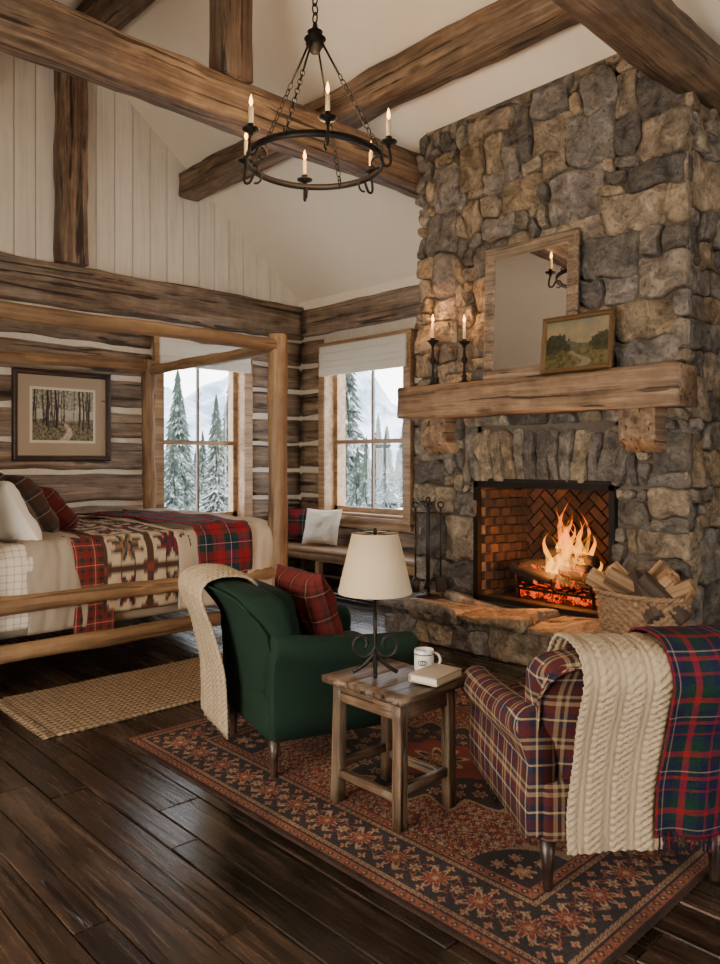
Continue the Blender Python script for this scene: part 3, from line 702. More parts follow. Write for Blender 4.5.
# ------------------------------------------------------------------ bed
bed=root('log_canopy_bed',(0,0,0)); BX0,BX1,BY0,BY1=1.42,3.69,4.86,7.02
for (x,y,r_) in ((BX1,BY0,.080),(BX1,BY1,.068),(BX0,BY0,.08),(BX0,BY1,.075)):
    logp('post',(x,y,0),(x,y,2.47),r_,r_*.93,mPine,bed,20,.014)
for y in (BY0,BY1): logp('canopy_rail',(BX0-.1,y,2.38),(BX1+.05,y,2.38),.055,.05,mPine,bed,16,.014)
for x in (BX0,BX1): logp('canopy_cross_rail',(x,BY0-.05,2.36),(x,BY1+.05,2.36),.05,.045,mPine,bed,16,.014)
for y in (BY0,BY1):
    logp('side_rail',(BX0,y,.55),(BX1,y,.55),.056,.048,mPine,bed,16,.012); logp('side_rail_lower',(BX0,y,.25),(BX1,y,.25),.058,.052,mPine,bed,16,.012)
for x in (BX0,BX1):
    for z in ((.25,.55) if x==BX1 else (.25,.6,.95,1.3)): logp('end_rail',(x,BY0,z),(x,BY1,z),.06,.055,mPine,bed,16,.010)
def wob(q):
    n=noise.noise(Vector((q[0]*3,q[1]*3,q[2]*3))); return (q[0],q[1],q[2]+(.02*n if q[2]>0 else 0))
b=B(); b.rbox(((BX0+BX1)/2,(BY0+BY1)/2,.56),(2.13,1.92,.52),.09,wob,m=14,k=4); b.build('mattress_bedding',mLinen,bed)
def bedstrip(name,x0,x1,mat,off=.0,zbot=.36,wr=.012,ybk=None,sd=0,nu=30,skew=0,fold=0,top=0,wf=6):
    ya,yb=BY0+.10-off,BY1-.10+off; zt=.835+off+top
    path=[(0,ya+.01,zbot),(0,ya-.005,.6),(0,ya,zt-.09),(0,ya+.05,zt-.015),(0,ya+.15,zt+.01),(0,(ya+yb)/2,zt+.03),(0,yb-.2,zt+.01)]
    if ybk: path=path[:5]+[(0,(ya+ybk)/2+.1,zt+.03),(0,ybk,zt+.01)]
    else: path+=[(0,yb-.04,zt-.02),(0,yb,zt-.12),(0,yb,.55)]
    xc=(x0+x1)/2; path=[(xc+skew*(p[1]-ya),p[1],p[2]) for p in path]
    return cloth(name,path,((x1-x0),0,0),mat,bed,nu,110,wr,.012,sd=sd,fold=fold,wf=wf)
bedstrip('check_duvet',1.50,1.84,mCheck,.03,.38,sd=1,wr=.022)
bedstrip('linen_coverlet',1.74,2.12,mLinenG,.045,.34,sd=2,wr=.026,nu=50,wf=7)
bedstrip('red_plaid_blanket',2.04,2.32,mBedPl,.05,.22,sd=3,wr=.018)
qo=bedstrip('patchwork_quilt',2.24,2.92,vcolmat('quilt_cotton',.95,.3,200),.055,.40,sd=4,nu=140,wr=.02)
me=qo.data; me.color_attributes.new('Col','FLOAT_COLOR','POINT')
uvq=np.stack([np.repeat(np.linspace(0,.68,140),110),np.tile(np.linspace(0,3.2,110),140)],1)
def quiltcol(u,v):
    P=.34; iu=np.floor(u/P); iv=np.floor(v/P); a=(u/P)%1-.5; c=(v/P)%1-.5
    r=np.hypot(a,c); th=np.arctan2(c,a); k=(th+PI)/(PI/4); fr=k%1; tri=np.abs(fr-.5)*2; rad=.17+.25*(1-tri)
    col=np.zeros(u.shape+(3,)); col[:]=(.40,.32,.215)
    par=((iu+iv).astype(int)%2)==0
    star=r<rad; h=star&(fr<.5); h2=star&(fr>=.5)
    col[h&par]=(.018,.026,.045); col[h2&par]=(.14,.018,.016); col[h&~par]=(.19,.10,.05); col[h2&~par]=(.02,.032,.035)
    m=np.maximum(np.abs(a),np.abs(c)); mn=np.minimum(np.abs(a),np.abs(c)); col[m>.435]=(.055,.03,.022); col[(m>.435)&(mn>.435)]=(.16,.03,.022)
    col[((np.abs(a)+np.abs(c))>.72)&(m<=.435)]=(.11,.06,.035)
    return col
c4=np.ones((len(me.vertices),4),dtype=np.float32); c4[:,:3]=quiltcol(uvq[:,0],uvq[:,1]); me.color_attributes['Col'].data.foreach_set('color',c4.ravel())
bedstrip('linen_blanket',2.80,3.60,mLinen,.065,.36,sd=5,wr=.028,nu=60,wf=5)
bedstrip('tartan_throw',2.94,3.42,mTartan2,.10,.56,sd=6,wr=.022,ybk=6.6,nu=50,skew=-.10)
bedstrip('foot_blanket',3.38,3.62,mLinen,.09,.34,sd=8,wr=.024,nu=40)
pr=root('bed_pillows',(0,0,0))
pillow('pillow_1',.62,.5,.2,mWhite,pr,(1.72,5.30,1.10),(math.radians(-30),0,PI/2+.1),sd=1)
pillow('pillow_2',.62,.5,.2,mWhite,pr,(1.70,6.25,1.10),(math.radians(-25),0,PI/2),sd=2)
pillow('pillow_3',.56,.52,.2,mGreyPl,pr,(2.02,5.62,1.12),(math.radians(-32),0,PI/2-.2),sd=3)
pillow('pillow_4',.56,.52,.2,mGreyPl,pr,(2.04,6.40,1.13),(math.radians(-28),0,PI/2+.1),sd=4)
pillow('pillow_5',.48,.42,.18,mDarkPl,pr,(2.34,6.22,1.07),(math.radians(-38),0,PI/2-.1),sd=5)
pillow('pillow_6',.48,.42,.18,mRedPl,pr,(2.26,5.80,1.07),(math.radians(-40),0,PI/2-.3),sd=6)
# ------------------------------------------------------------------ bench
bn=root('window_bench',(0,0,0)); 
timber('seat',(5.77,4.5,.42),(5.77,7.42,.42),.60,.05,mBench,bn,.003,.01)
timber('apron',(5.50,4.52,.35),(5.50,7.40,.35),.03,.09,mBench,bn,.003,.005)
for y in (4.6,5.55,6.5,7.35):
    for x in (5.53,6.0): timber('leg',(x,y,0),(x,y,.4),.07,.07,mBench,bn,.003,.008)
pillow('bench_pillow',.48,.44,.17,mWhite,None,(5.74,6.70,.665),(math.radians(-18),0,-PI/2+.35),sd=7)
pillow('bench_plaid_pillow',.44,.42,.16,mTartan2,None,(5.76,7.16,.66),(math.radians(-12),0,-PI/2+.6),sd=8)
# ------------------------------------------------------------------ rugs
RW,RL=1.98,2.60; nxr,nyr=400,520
X,Y=np.meshgrid(np.linspace(-RW/2,RW/2,nxr),np.linspace(-RL/2,RL/2,nyr),indexing='ij')
dx=RW/2-np.abs(X); dy=RL/2-np.abs(Y); D=np.minimum(dx,dy); S=np.where(dx<dy,np.abs(Y),np.abs(X))
red=np.array((.11,.021,.014)); rust=np.array((.16,.052,.027)); nav=np.array((.020,.015,.016)); tan=np.array((.22,.15,.088)); brn=np.array((.045,.022,.014)); teal=np.array((.035,.04,.038))
C=np.zeros(X.shape+(3,)); C[:]=red
def setc(m,c): C[m]=c
def rosette(px,py,R_,pet,c0,c1,c2,mask=None,rot=0):
    r=np.hypot(px,py); th=np.arctan2(py,px)+rot; e=R_*(.74+.26*np.cos(pet*th)); mk_=np.ones(r.shape,bool) if mask is None else mask
    setc(mk_&(r<e*1.0),c0); setc(mk_&(r<e*.80),c1); setc(mk_&(r<e*.5),c2); setc(mk_&(r<R_*.16),c0)
fld=D>.38
for k in range(-16,17):
    setc(fld&(np.abs(X-k*.075-.028*np.sin(Y*40+k*2))<.004),tan*.8)
    setc(fld&(np.abs(Y-k*.083-.028*np.sin(X*36+k*1.7))<.004),nav)
    setc(fld&(np.abs(X-k*.075-.0375-.02*np.sin(Y*55+k))<.0035),rust*1.2)
P=.15
for ox,oy,c0,c1,c2,rr,pt in ((0,0,nav,tan,red,.050,8),(.5,.5,tan,nav,rust,.044,6),(.5,0,brn,rust,tan,.028,5),(0,.5,tan,teal,tan,.028,5),(.25,.25,nav,rust,tan,.018,4),(.75,.25,nav,tan,red,.018,4),(.25,.75,nav,tan,red,.018,4),(.75,.75,nav,rust,tan,.018,4)):
    px=((X/P+ox+.5)%1-.5)*P; py=((Y/P+oy+.5)%1-.5)*P; rosette(px,py,rr,pt,c0,c1,c2,fld)
rm=np.hypot(X/1.0,Y/1.35); th=np.arctan2(Y,X); e=.42*(1+.10*np.cos(16*th))
md=(rm<e)&fld; setc(md,tan*.8); md=(rm<e*.95)&fld; setc(md,nav)
for k in range(24):
    a=k*PI/12; rosette(X-.32*math.cos(a),Y-.43*math.sin(a),.036,6,tan,rust,nav,md); rosette(X-.25*math.cos(a+.13),Y-.34*math.sin(a+.13),.024,5,rust,tan,nav,md)
md2=(rm<.20*(1+.12*np.cos(8*th)))&fld; setc(md2,red)
rosette(X,Y,.15,8,tan,nav,rust,md2); rosette(X,Y,.07,6,tan,red,tan,md2)
cor=np.hypot((RW/2-.38)-np.abs(X),((RL/2-.38)-np.abs(Y))); mc=fld&(cor<.27*(1+.08*np.cos(10*np.arctan2(dy,dx)))); setc(mc,tan*.7); mc=fld&(cor<.25); setc(mc,nav)
for (qx,qy,rr) in ((.07,.07,.05),(.16,.05,.032),(.05,.16,.032),(.13,.14,.03)): rosette(((RW/2-.38)-np.abs(X))-qx,((RL/2-.38)-np.abs(Y))-qy,rr,7,tan,rust,tan,mc)
def guard(a,c,bg,fg,per):
    m=(D>=a)&(D<c); setc(m,bg); w=(c-a); q=((S/per)%1-.5)*per; dd=D-(a+c)/2
    setc(m&((np.abs(q)/per*2+np.abs(dd)/w*2)<.7),fg); setc(m&((np.abs(q)/per*2+np.abs(dd)/w*2)<.32),tan); setc(m&(np.abs(np.abs(dd)-w/2)<.005),nav)
guard(.02,.065,rust,brn,.045); guard(.065,.095,tan*.7,red,.03); guard(.30,.33,tan*.7,red,.03); guard(.33,.38,rust,nav,.045)
m=(D<.02); setc(m,brn*.6)
m=(D>=.095)&(D<.30); setc(m,nav*1.2)
q=((S/.19)%1-.5)*.19; q2=((S/.19+.5)%1-.5)*.19; dd=D-.1975
setc(m&(np.abs(dd-.055*np.sin(S/.19*2*PI))<.006),tan); setc(m&(np.abs(dd+.055*np.sin(S/.19*2*PI))<.005),rust*1.2)
rosette(q,dd,.072,8,tan,red,rust,m); rosette(q2,dd,.055,6,rust,nav,tan,m)
for s_ in (-1,1):
    rosette(((S/.095+.5)%1-.5)*.095,dd+s_*.082,.020,4,rust*1.2,tan,rust,m); rosette(((S/.095)%1-.5)*.095,dd+s_*.06,.012,4,tan,red,tan,m)
nzr=rng.normal(0,.20,X.shape); low=nz2(80,104,7,9,3); low=np.kron(low,np.ones((5,5)))[:nxr,:nyr]
C=C*(1+nzr[...,None])*(1+.5*low[...,None]); C=np.clip(C*.95+.006,0,1)
Vv=np.stack([X.ravel(),Y.ravel(),.007+.0*low.ravel()],1)
Vv[:,2]=np.where((D.ravel()<1e-6),0.0005,Vv[:,2])
mk('persian_rug',Vv,gridfaces(nxr,nyr),vcolmat('rug_wool',.97,.8,300,.1),None,True,loc=(1.77+RW/2,1.06+RL/2,0.001),cols=C.reshape(-1,3))
mJute,nt,out=newmat('jute'); oc=objcoord(nt); s=N(nt,'ShaderNodeSeparateXYZ',{0:oc})
w1=MA(nt,'SINE',MA(nt,'MULTIPLY',s.outputs[1],150.0)); w2=MA(nt,'SINE',MA(nt,'ADD',MA(nt,'MULTIPLY',s.outputs[0],170.0),MA(nt,'MULTIPLY',w1,1.4))); n=NOISE(nt,oc,40,4)
hh=MA(nt,'ADD',MA(nt,'MULTIPLY',MA(nt,'ADD',w1,w2),.25),n); finish(nt,out,RAMP(nt,hh,[(.1,(.06,.036,.018)),(.6,(.22,.145,.08)),(1,(.37,.265,.155))]),.95,hh,1,.008)
jr=root('jute_rug',(1.53,3.93,.001)); b=B(); b.rbox((1.2,.42,.007),(2.36,.84,.014),.006,lambda q:(q[0],q[1]+.006*math.sin(q[0]*9),q[2]),m=24,k=2); b.build('weave',mJute,jr)
b=B()
for k in range(52):
    y=.012+k*.016; dxx=random.uniform(-.012,.012); b.tube([(.02,y,.008),(-.02,y+dxx*.4,.006),(-.055,y+dxx,.0045)],.0035,5)
b.build('fringe',mJute,jr)
# ------------------------------------------------------------------ armchairs
def armchair(name,loc,rz,mat,backh=.86,armz=.535):
    r=root(name,loc,rz); z0=.17
    b=B(); b.rbox((0,0,.275),(.66,.74,.21),.03,m=8); b.build('seat_frame',mat,r)
    def cush(q):
        e=1-(abs(q[0])/.27)**4*.2; return (q[0],q[1],q[2]*e+(.02*(1-(q[0]/.27)**2)*(1-(q[1]/.3)**2) if q[2]>0 else 0))
    b=B(); b.rbox((0,.07,.43),(.53,.60,.14),.05,cush,m=8,k=4); b.build('seat_cushion',mat,r)
    Hb=backh-.20
    def bk(q):
        x,y,z=q; s=min(1,max(0,(z+Hb/2)/Hb))
        curve=.07*(abs(x)/.36)**2*(.4+.6*(1-s*.3))
        y2=y*(1+.25*max(0,s-.75)/.25)-.13*s**1.6 -.05*max(0,s-.8)/.2*(1 if y<0 else .3)+curve
        z2=z-.05*(abs(x)/.36)**4*max(0,s-.5)*2
        x2=x*(1-.035*math.sin(PI*s))*(1+.03*s)
        return (x2,y2,z2)
    b=B(); b.rbox((0,-.285,.20+Hb/2),(.72,.15,Hb),.06,bk,m=12,k=4); b.build('back',mat,r)
    def bk2(q):
        s=(q[2]+.2)/.4; return (q[0],q[1]*(1+.3*(1-(q[0]/.26)**2))-.09*s,q[2])
    b=B(); b.rbox((0,-.19,.63),(.52,.14,.40),.06,bk2,m=8,k=4); b.build('back_cushion',mat,r)
    for sx in (-1,1):
        b=B(); rings=[]
        ys=[-.36,-.355,-.34,-.25,-.15,-.05,.05,.15,.25,.33,.355,.365,.368]
        sc=[.80,.93,1,1,1,1,1,1,1,1,.97,.90,.6]
        for y,f in zip(ys,sc):
            t=(y+.36)/.73; zc=armz+.06*(1-t)**2; rr=.072; fl=.02*t
            pr_=[(.300,z0+.015),(.375+fl,z0+.015),(.378+fl,.30),(.370+fl,.43)]
            for a in np.linspace(-45,205,13): pr_.append((.345+fl+rr*math.cos(math.radians(a)),zc+rr*math.sin(math.radians(a))))
            pr_+= [(.275,.43),(.285,.30)]
            cx,cz=.34,.40
            rings.append([(sx*(cx+(x-cx)*(1-(1-f)*.5)),y,cz+(z-cz)*(1-(1-f)*.35)) for x,z in pr_])
        if sx<0: rings=[rg[::-1] for rg in rings]
        b.loft(rings); b.build('arm_%s'%('r' if sx>0 else 'l'),mat,r)
        b=B(); 
        m_=Matrix.Rotation(PI/2,3,'X'); b.torus((sx*.363,.362,armz),.060,.006,mat=m_,seg=24,sg=6); b.build('scroll_piping',mat,r)
    def bp(x,z):
        q=bk((x,-.075,z-.20-Hb/2)); return (q[0],q[1]-.285-.002,q[2]+.20+Hb/2)
    pts=[bp(-.345,.22+i*.06) for i in range(int((Hb-.08)/.06))]+[bp(-.30,backh-.035),bp(-.2,backh-.022),bp(0,backh-.018),bp(.2,backh-.022),bp(.30,backh-.035)]+[bp(.345,.22+i*.06) for i in reversed(range(int((Hb-.08)/.06)))]
    P,_=catmull(pts,70); b=B(); b.tube(P,.006,6); b.build('piping',mat,r)
    b=B()
    for sx in (-1,1):
        b.lathe([(.016,.0),(.017,.01),(.020,.08),(.030,.18)],(sx*.295,-.325,0),12)
        b.lathe([(.012,.035),(.022,.055),(.018,.075),(.026,.10),(.024,.13),(.032,.18)],(sx*.295,.315,0),14)
    b.build('legs',mDarkW,r)
    b=B()
    for sx in (-1,1):
        b.torus((sx*.295,.315,.02),.012,.0075,mat=Matrix.Rotation(PI/2,3,'Y'),seg=16); b.lathe([(.014,.028),(.014,.042)],(sx*.295,.315,0),10)
    b.build('castors',mIron,r); return r
gc=armchair('green_wool_armchair',(2.455,2.935,.008),math.radians(-106),mGreen,.86)
pc_=armchair('plaid_armchair',(2.62,1.465,.008),math.radians(-38),mChairPl,.83,.50)
def overback(x0,x1,back_z,mat,name,parent,nu,nv,off=0,hf=.55,thick=.012,dz=0,**k):
    t=off; path=[(0,-.205+t,hf),(0,-.25+t,.70),(0,-.31+t,.82),(0,-.37,.878+t),(0,-.47,.888+t),(0,-.555,.868+t),(0,-.588-t,.81),(0,-.565-t,.73),(0,-.52-t,.62),(0,-.485-t,.48),(0,-.465-t,.36),(0,-.455-t,back_z)]
    xc=(x0+x1)/2; path=[(xc,p[1],p[2]+(dz if i<11 else 0)) for i,p in enumerate(path)]
    return cloth(name,path,(-(x1-x0),0,0),mat,parent,nu,nv,thick=thick,**k)
def tassels(name,parent,x0,x1,y,z,mat,L=.06):
    b=B(); n=int(abs(x1-x0)/.014)
    for i in range(n):
        x=x0+(x1-x0)*(i+.5)/n; dxx=random.uniform(-.006,.006); b.tube([(x,y,z+.01),(x+dxx*.5,y-.004,z-L*.5),(x+dxx,y,z-L*random.uniform(.85,1.1))],.0032,5)
    b.build(name,mat,parent)
th=root('cream_knit_throw',pc_.location,math.radians(-38)); overback(-.285,.03,.20,mCream,'knit',th,110,280,.002,knit=.010,wr=.009,thick=.006,sd=11,dz=-.032,fold=.005,ffreq=3.2)
th=root('tartan_wool_throw',pc_.location,math.radians(-38)); overback(-.01,.37,.25,mTartan,'wool',th,60,120,.024,wr=.012,thick=.008,sd=13,hf=.6,dz=-.035,fold=.010,ffreq=5); tassels('tassels',th,.0,.36,-.50,.255,mTartan)
th=root('cream_knit_throw',gc.location,math.radians(-106)); overback(-.39,.04,.14,mCream,'knit',th,120,280,-.008,knit=.011,wr=.009,thick=.008,sd=17,fold=.004,ffreq=3.5,dz=-.002); tassels('tassels',th,-.38,.03,-.455,.15,mCream,.05)
pw=Matrix.Translation(gc.location)@Matrix.Rotation(math.radians(-106),4,'Z')@Matrix.Translation((.02,-.03,.69))@Euler((math.radians(18),0,.12)).to_matrix().to_4x4()
po=pillow('red_plaid_pillow',.44,.44,.17,mRedPl,sd=21); po.matrix_world=pw
# ------------------------------------------------------------------ side table
tb=root('wooden_side_table',(2.27,2.19,.010)); 
for i,y in enumerate((-.155,0,.155)): timber('top_board_%d'%i,(-.195,y,.513),(.195,y,.513),.152,.030,mTable,tb,.003,.006,.06)
for sx in (-1,1):
    for sy in (-1,1): timber('leg',(sx*.15,sy*.18,0),(sx*.145,sy*.175,.498),.046,.046,mTable,tb,.004,.006,.06)
for sy in (-1,1):
    timber('apron',(-.14,sy*.18,.46),(.14,sy*.18,.46),.024,.075,mTable,tb,.002,.004,.08); timber('stretcher',(-.14,sy*.18,.15),(.14,sy*.18,.15),.026,.036,mTable,tb,.002,.004,.08)
for sx in (-1,1):
    timber('apron_side',(sx*.15,-.17,.46),(sx*.15,.17,.46),.024,.075,mTable,tb,.002,.004,.08); timber('stretcher_side',(sx*.15,-.17,.12),(sx*.15,.17,.12),.026,.036,mTable,tb,.002,.004,.08)
TZ=.542
lp=root('iron_table_lamp',(2.235,2.262,TZ)); ry=Matrix.Rotation(math.radians(-43.5),3,'Z'); b=B()
def ip(x,z,y=0): return ry@Vector((x,y,z))
b.lathe([(.007,.06),(.007,.34),(.013,.345),(.013,.38),(.007,.385),(.007,.60)],seg=12)
for s_ in (-1,1):
    sp=[ip(0,.26),ip(s_*.001,.19)]+[ip(s_*(.054+(.055-.04*i/34)*math.cos(PI+(i/34)*7.2)),.125+(.062-.045*i/34)*math.sin(PI+(i/34)*7.2)) for i in range(35)]
    b.tube(sp,.008,8)
    P,_=catmull([ip(0,.09),ip(s_*.04,.045),ip(s_*.075,.02),ip(s_*.095,.009)],14); b.tube(P,.009,8)
    P,_=catmull([ry@Vector((0,0,.09)),ry@Vector((0,s_*.035,.045)),ry@Vector((0,s_*.06,.02)),ry@Vector((0,s_*.075,.009))],14); b.tube(P,.009,8)
b.build('scroll_base',mIron,lp)
mShade,nt,out=newmat('lampshade'); df=N(nt,'ShaderNodeBsdfDiffuse',{0:(.70,.58,.40,1)}); tl=N(nt,'ShaderNodeBsdfTranslucent',{0:(.75,.6,.38,1)}); mx=N(nt,'ShaderNodeMixShader',{0:.4,1:df.outputs[0],2:tl.outputs[0]}); nt.links.new(mx.outputs[0],out.inputs[0])
b=B(); b.lathe([(.156,.345),(.158,.35),(.098,.60),(.096,.60),(.154,.348),(.156,.345)],seg=48,caps=False); b.build('shade',mShade,lp)
b=B(); b.torus((0,0,.60),.097,.002,seg=32); b.tube([(-.096,0,.598),(.096,0,.598)],.002); b.tube([(0,-.096,.598),(0,.096,.598)],.002); b.lathe([(.008,.6),(.01,.61),(.004,.62)],seg=10); b.build('shade_fitter',mIron,lp)
b=B(); b.lathe([(.012,.40),(.03,.45),(.032,.48),(.015,.51),(.001,.515)],seg=16); b.build('bulb',mWhite,lp)
mg=root('coffee_mug',(2.415,2.145,TZ)); b=B(); b.lathe([(.034,0),(.040,.006),(.042,.02),(.042,.092),(.040,.096),(.038,.092),(.038,.015),(.001,.012)],seg=32)
P=[ry@Vector((.040+.03*math.sin(t),0,.05+.03*math.cos(t))) for t in np.linspace(0,PI,14)]; b.tube(P,.0055,8); b.build('cup',mMug,mg)
b=B(); b.torus((0,0,.078),.0424,.0012,seg=32,sg=4,sz=2)
for k in range(3):
    a=math.radians(200+k*12); b.torus((.0424*math.cos(a),.0424*math.sin(a),.045),.010,.0018,mat=Matrix.Rotation(a,3,'Z')@Matrix.Rotation(PI/2,3,'Y'),seg=14,sg=4)
b.build('print',mMugD,mg)
bk_=root('hardcover_book',(2.365,2.035,TZ),math.radians(8)); b=B(); b.rbox((0,0,.004),(.20,.135,.006),.002,m=2,k=1); b.rbox((0,0,.032),(.20,.135,.006),.002,m=2,k=1); b.rbox((-.0,.066,.018),(.20,.006,.034),.002,m=2,k=1); b.build('cover',mCover,bk_); b=B(); b.box((0,-.002,.018),(.192,.125,.023)); b.build('pages',mPaper,bk_,False)
# ------------------------------------------------------------------ basket
mWick,nt,out=newmat('wicker'); n=NOISE(nt,objcoord(nt),30,4); finish(nt,out,MIX(nt,n,(.12,.062,.028),(.42,.26,.14)),.7,n,.3)
bs_=root('log_basket',(4.68,2.27,.318)); nu_,nv_=200,44; Vb=[]
for i in range(nu_+1):
    a=2*PI*i/nu_
    for j in range(nv_):
        z=.01+.25*j/(nv_-1); f=.88+.12*(z/.25); w=.015*math.sin(a*25)*(1 if math.sin(z*2*PI/.05)>0 else -1)*abs(math.sin(z*2*PI/.05))**.5
        Vb.append(((.20*f+w)*math.cos(a),(.30*f+w)*math.sin(a),z))
o=mk('woven_body',np.array(Vb),gridfaces(nu_+1,nv_),mWick,bs_); md=o.modifiers.new('s','SOLIDIFY'); md.thickness=.008
b=B()
for k in range(3):
    pts=[((.206+.010*math.cos(a*16+k*2.1))*math.cos(a),(.306+.010*math.cos(a*16+k*2.1))*math.sin(a),.265+.010*math.sin(a*16+k*2.1)) for a in np.linspace(0,2*PI,160)]; b.tube(pts,.010,6,False)
b.lathe([(.001,.012),(.17,.012)],seg=24,caps=False)
for s_ in (-1,1):
    P=[(.06*math.cos(t),s_*(.31+.02*math.sin(t)),.265+.07*math.sin(t)) for t in np.linspace(0,PI,14)]; b.tube(P,.009,6)
b.build('braided_rim',mWick,bs_)
fw=root('split_firewood_pile',(4.68,2.27,.34))
for k,(x,y,tz,l) in enumerate(((-.06,-.17,.1,.36),(.05,-.06,-.3,.38),(-.07,.02,.4,.37),(.04,.12,-.2,.36),(-.04,.18,.25,.35),(.08,.0,.6,.38),(-.10,-.06,-.5,.34),(0,-.18,.2,.32),(-.02,.07,.1,.36))):
    r_=.06; sec=[(0,-r_),(r_*1.0,-.2*r_),(r_*.8,.7*r_),(.1*r_,1.0*r_),(-.8*r_,.5*r_),(-r_*.9,-.3*r_)]
    b=B(); b.loft([[(-l/2,p,q) for p,q in sec],[(0,p*1.05,q) for p,q in sec],[(l/2,p*.97,q*1.03) for p,q in sec]])
    tilt=random.uniform(.5,1.0)*(1 if k%2 else -1)
    o=b.build('split_log_%d'%k,mFire if k%3 else mBark,fw,False,loc=(x,y,.235+.02*(k%3)),rot=(random.random()*3,tilt*.9,tz+PI/2))
# ------------------------------------------------------------------ fire tools
ft=root('fireplace_tool_set',(4.70,4.13,.312)); b=B()
b.lathe([(.10,0),(.10,.012),(.03,.02),(.014,.04)],seg=24); b.tube([(0,0,.02),(0,0,.80)],.010)
b.torus((0,0,.805),.022,.007,mat=Matrix.Rotation(PI/2,3,'X'),seg=18)
for a in (0,PI/2): 
    u=ry@Vector((math.cos(a),math.sin(a),0)); b.tube([-u*.11+Vector((0,0,.70)),u*.11+Vector((0,0,.70))],.007)
for k in range(4):
    a=k*PI/2; u=ry@Vector((math.cos(a),math.sin(a),0)); p=u*.105
    b.tube([p+Vector((0,0,.74)),p+Vector((0,0,.10))],.0075,6); b.torus(p+Vector((0,0,.765)),.024,.0065,mat=ry@Matrix.Rotation(PI/2,3,'X'),seg=16)
    if k==0: b.rbox(p+Vector((0,0,.10)),(.085,.015,.13),.007,m=2,rot=ry)
    elif k==1: b.tube([p+Vector((0,0,.12)),p+Vector((0,0,.05))],[.012,.03],8)
    elif k==2: b.lathe([(.012,.16),(.03,.14),(.036,.045),(.03,.04)],p,12)
    else: b.tube([p+Vector((0,0,.14)),p+u*.03+Vector((0,0,.10)),p+Vector((0,0,.04))],.006,6)
b.build('iron_tools',mIron,ft)
# ------------------------------------------------------------------ exterior
mSnow=plain('snow',(.85,.88,.92),.9,1.5,.04,.2)
b=B(); b.box((20,30,-2.6),(240,240,.2)); b.build('snow_ground',mSnow,None,False)
def treemat():
    m,nt,out=newmat('snowy_pine'); g=N(nt,'ShaderNodeNewGeometry'); z=N(nt,'ShaderNodeSeparateXYZ',{0:g.outputs['Normal']}).outputs[2]; n=NOISE(nt,objcoord(nt),3.5,6,.7)
    f=MA(nt,'ADD',MA(nt,'MULTIPLY',z,.45),n); c=MIX(nt,RAMP(nt,f,[(.62,0),(.95,1)]),(.038,.055,.04),(.75,.78,.80)); finish(nt,out,c,.95,n,.6,.1); return m
mTree=treemat(); b=B()
b.lathe([(.22,0),(.12,5),(.03,10)],seg=8)
for k in range(28):
    z=1.0+k*.33; R_=(10.4-z)*.17+.12; n=30; zt=z+.6
    ph=random.random()*6; rim=[]
    for j in range(n):
        a=2*PI*j/n+ph; rr=R_*(random.uniform(.8,1.25) if j%2 else random.uniform(.35,.6)); rim.append((rr*math.cos(a),rr*math.sin(a),z-(.3*random.random() if j%2 else -.05)-.1))
    mid=[(p[0]*.4,p[1]*.4,z+.28) for p in rim]; top=[(p[0]*.06,p[1]*.06,zt) for p in rim]
    b.loft([rim,mid,top],True)
pf=root('pine_forest'); t0=b.build('pine_tree_part',mTree,pf,False); 
Rt=random.Random(9); first=True
for k in range(190):
    th_=math.radians(Rt.uniform(25,75)); Dd=(Rt.uniform(26,38) if k<30 else Rt.uniform(40,95)); x,y=Dd*math.cos(th_),Dd*math.sin(th_)
    o=t0 if first else bpy.data.objects.new('pine_tree_part',t0.data)
    if not first: bpy.context.collection.objects.link(o); o.parent=pf
    first=False; s=Rt.uniform(.30,.50) if k<30 else Rt.uniform(.38,.72); s*=(1.5 if k%13==3 else 1)
    o.location=(x,y,-2.5); o.scale=(s,s,s*1.1); o.rotation_euler=(0,0,Rt.random()*6)
nm=90; V=[]
for i in range(nm):
    a=math.radians(-5+115*i/(nm-1))
    for j in range(24):
        R_=110+j*5; hgt=(30*max(0,math.sin(PI*min(1,j/22)))**1.1)*(.75+.5*noise.fractal(Vector((a*5,j*.12,2)),1,2,5))-3
        V.append((R_*math.cos(a),R_*math.sin(a),hgt))
mMt,nt,out=newmat('mountain'); n=NOISE(nt,objcoord(nt),.12,8,.7); c=RAMP(nt,n,[(.42,(.17,.23,.30)),(.6,(.55,.62,.71))]); finish(nt,out,c,1.0)
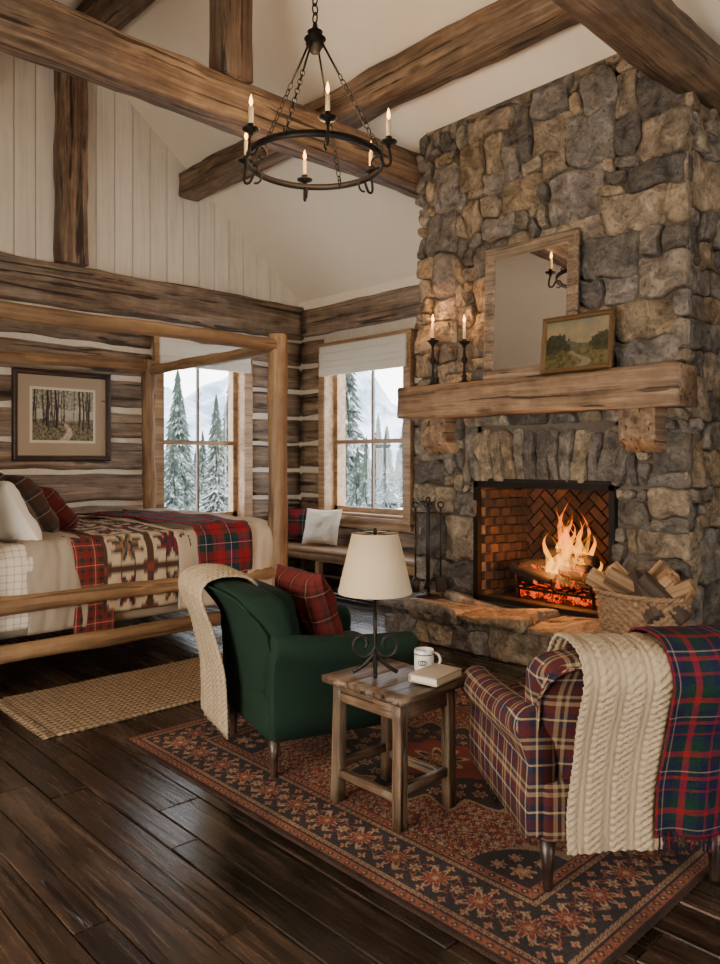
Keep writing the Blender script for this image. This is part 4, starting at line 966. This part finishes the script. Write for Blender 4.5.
mk('mountain_range',np.array(V),gridfaces(nm,24),mMt,None,True)
# ------------------------------------------------------------------ lights
w=bpy.data.worlds.new('world'); bpy.context.scene.world=w; w.use_nodes=True; nt=w.node_tree; nt.nodes.clear()
tc=N(nt,'ShaderNodeTexCoord').outputs['Generated']; z=N(nt,'ShaderNodeSeparateXYZ',{0:tc}).outputs[2]
c=RAMP(nt,z,[(0,(.97,.97,.96)),(.4,(.85,.91,.97))]); bg=N(nt,'ShaderNodeBackground',{0:c,1:9.5}); o_=N(nt,'ShaderNodeOutputWorld',{0:bg.outputs[0]})
def light(name,typ,loc,power,col,rot=(0,0,0),size=None,sy=None,rad=None,portal=False):
    l=bpy.data.lights.new(name,typ); l.energy=power; l.color=col
    if typ=='AREA':
        l.shape='RECTANGLE'; l.size=size; l.size_y=sy
        if portal:
            try: l.cycles.is_portal=True
            except Exception: l.energy=0
    if rad is not None: l.shadow_soft_size=rad
    o=bpy.data.objects.new(name,l); o.location=loc; o.rotation_euler=rot; bpy.context.collection.objects.link(o); return o
light('portal_1','AREA',(4.65,YG+.28,1.77),1,(1,1,1),(-PI/2,0,0),1.1,2.05,portal=True)
light('portal_2','AREA',(XR+.28,6.3,1.79),1,(1,1,1),(-PI/2,0,-PI/2),1.36,2.0,portal=True)
light('side_fill_area','AREA',(XL+.12,2.0,1.35),190,(1,.87,.70),(PI/2,0,-PI/2),2.2,1.2)  # area lamp added to light the room from the presumed, unseen left window
light('back_fill_area','AREA',(1.8,YB+.12,1.7),36,(1,.87,.70),(PI/2,0,0),2.2,1.7)  # added fill lamp behind the camera, set at the presumed, unseen back window
light('fire_light','POINT',(5.06,3.13,.66),50,(1,.33,.06),rad=.12)
light('fire_light_low','POINT',(5.30,3.12,.55),8,(1,.27,.035),rad=.1)
for (yy,hh) in ((4.20,.42),(3.86,.37)): light('candle_light','POINT',(4.84,yy,2.068+hh+.17),9,(1,.43,.12),rad=.015)
light('chandelier_glow','POINT',(RX,3.65,3.62),46,(1,.64,.33),rad=.3)
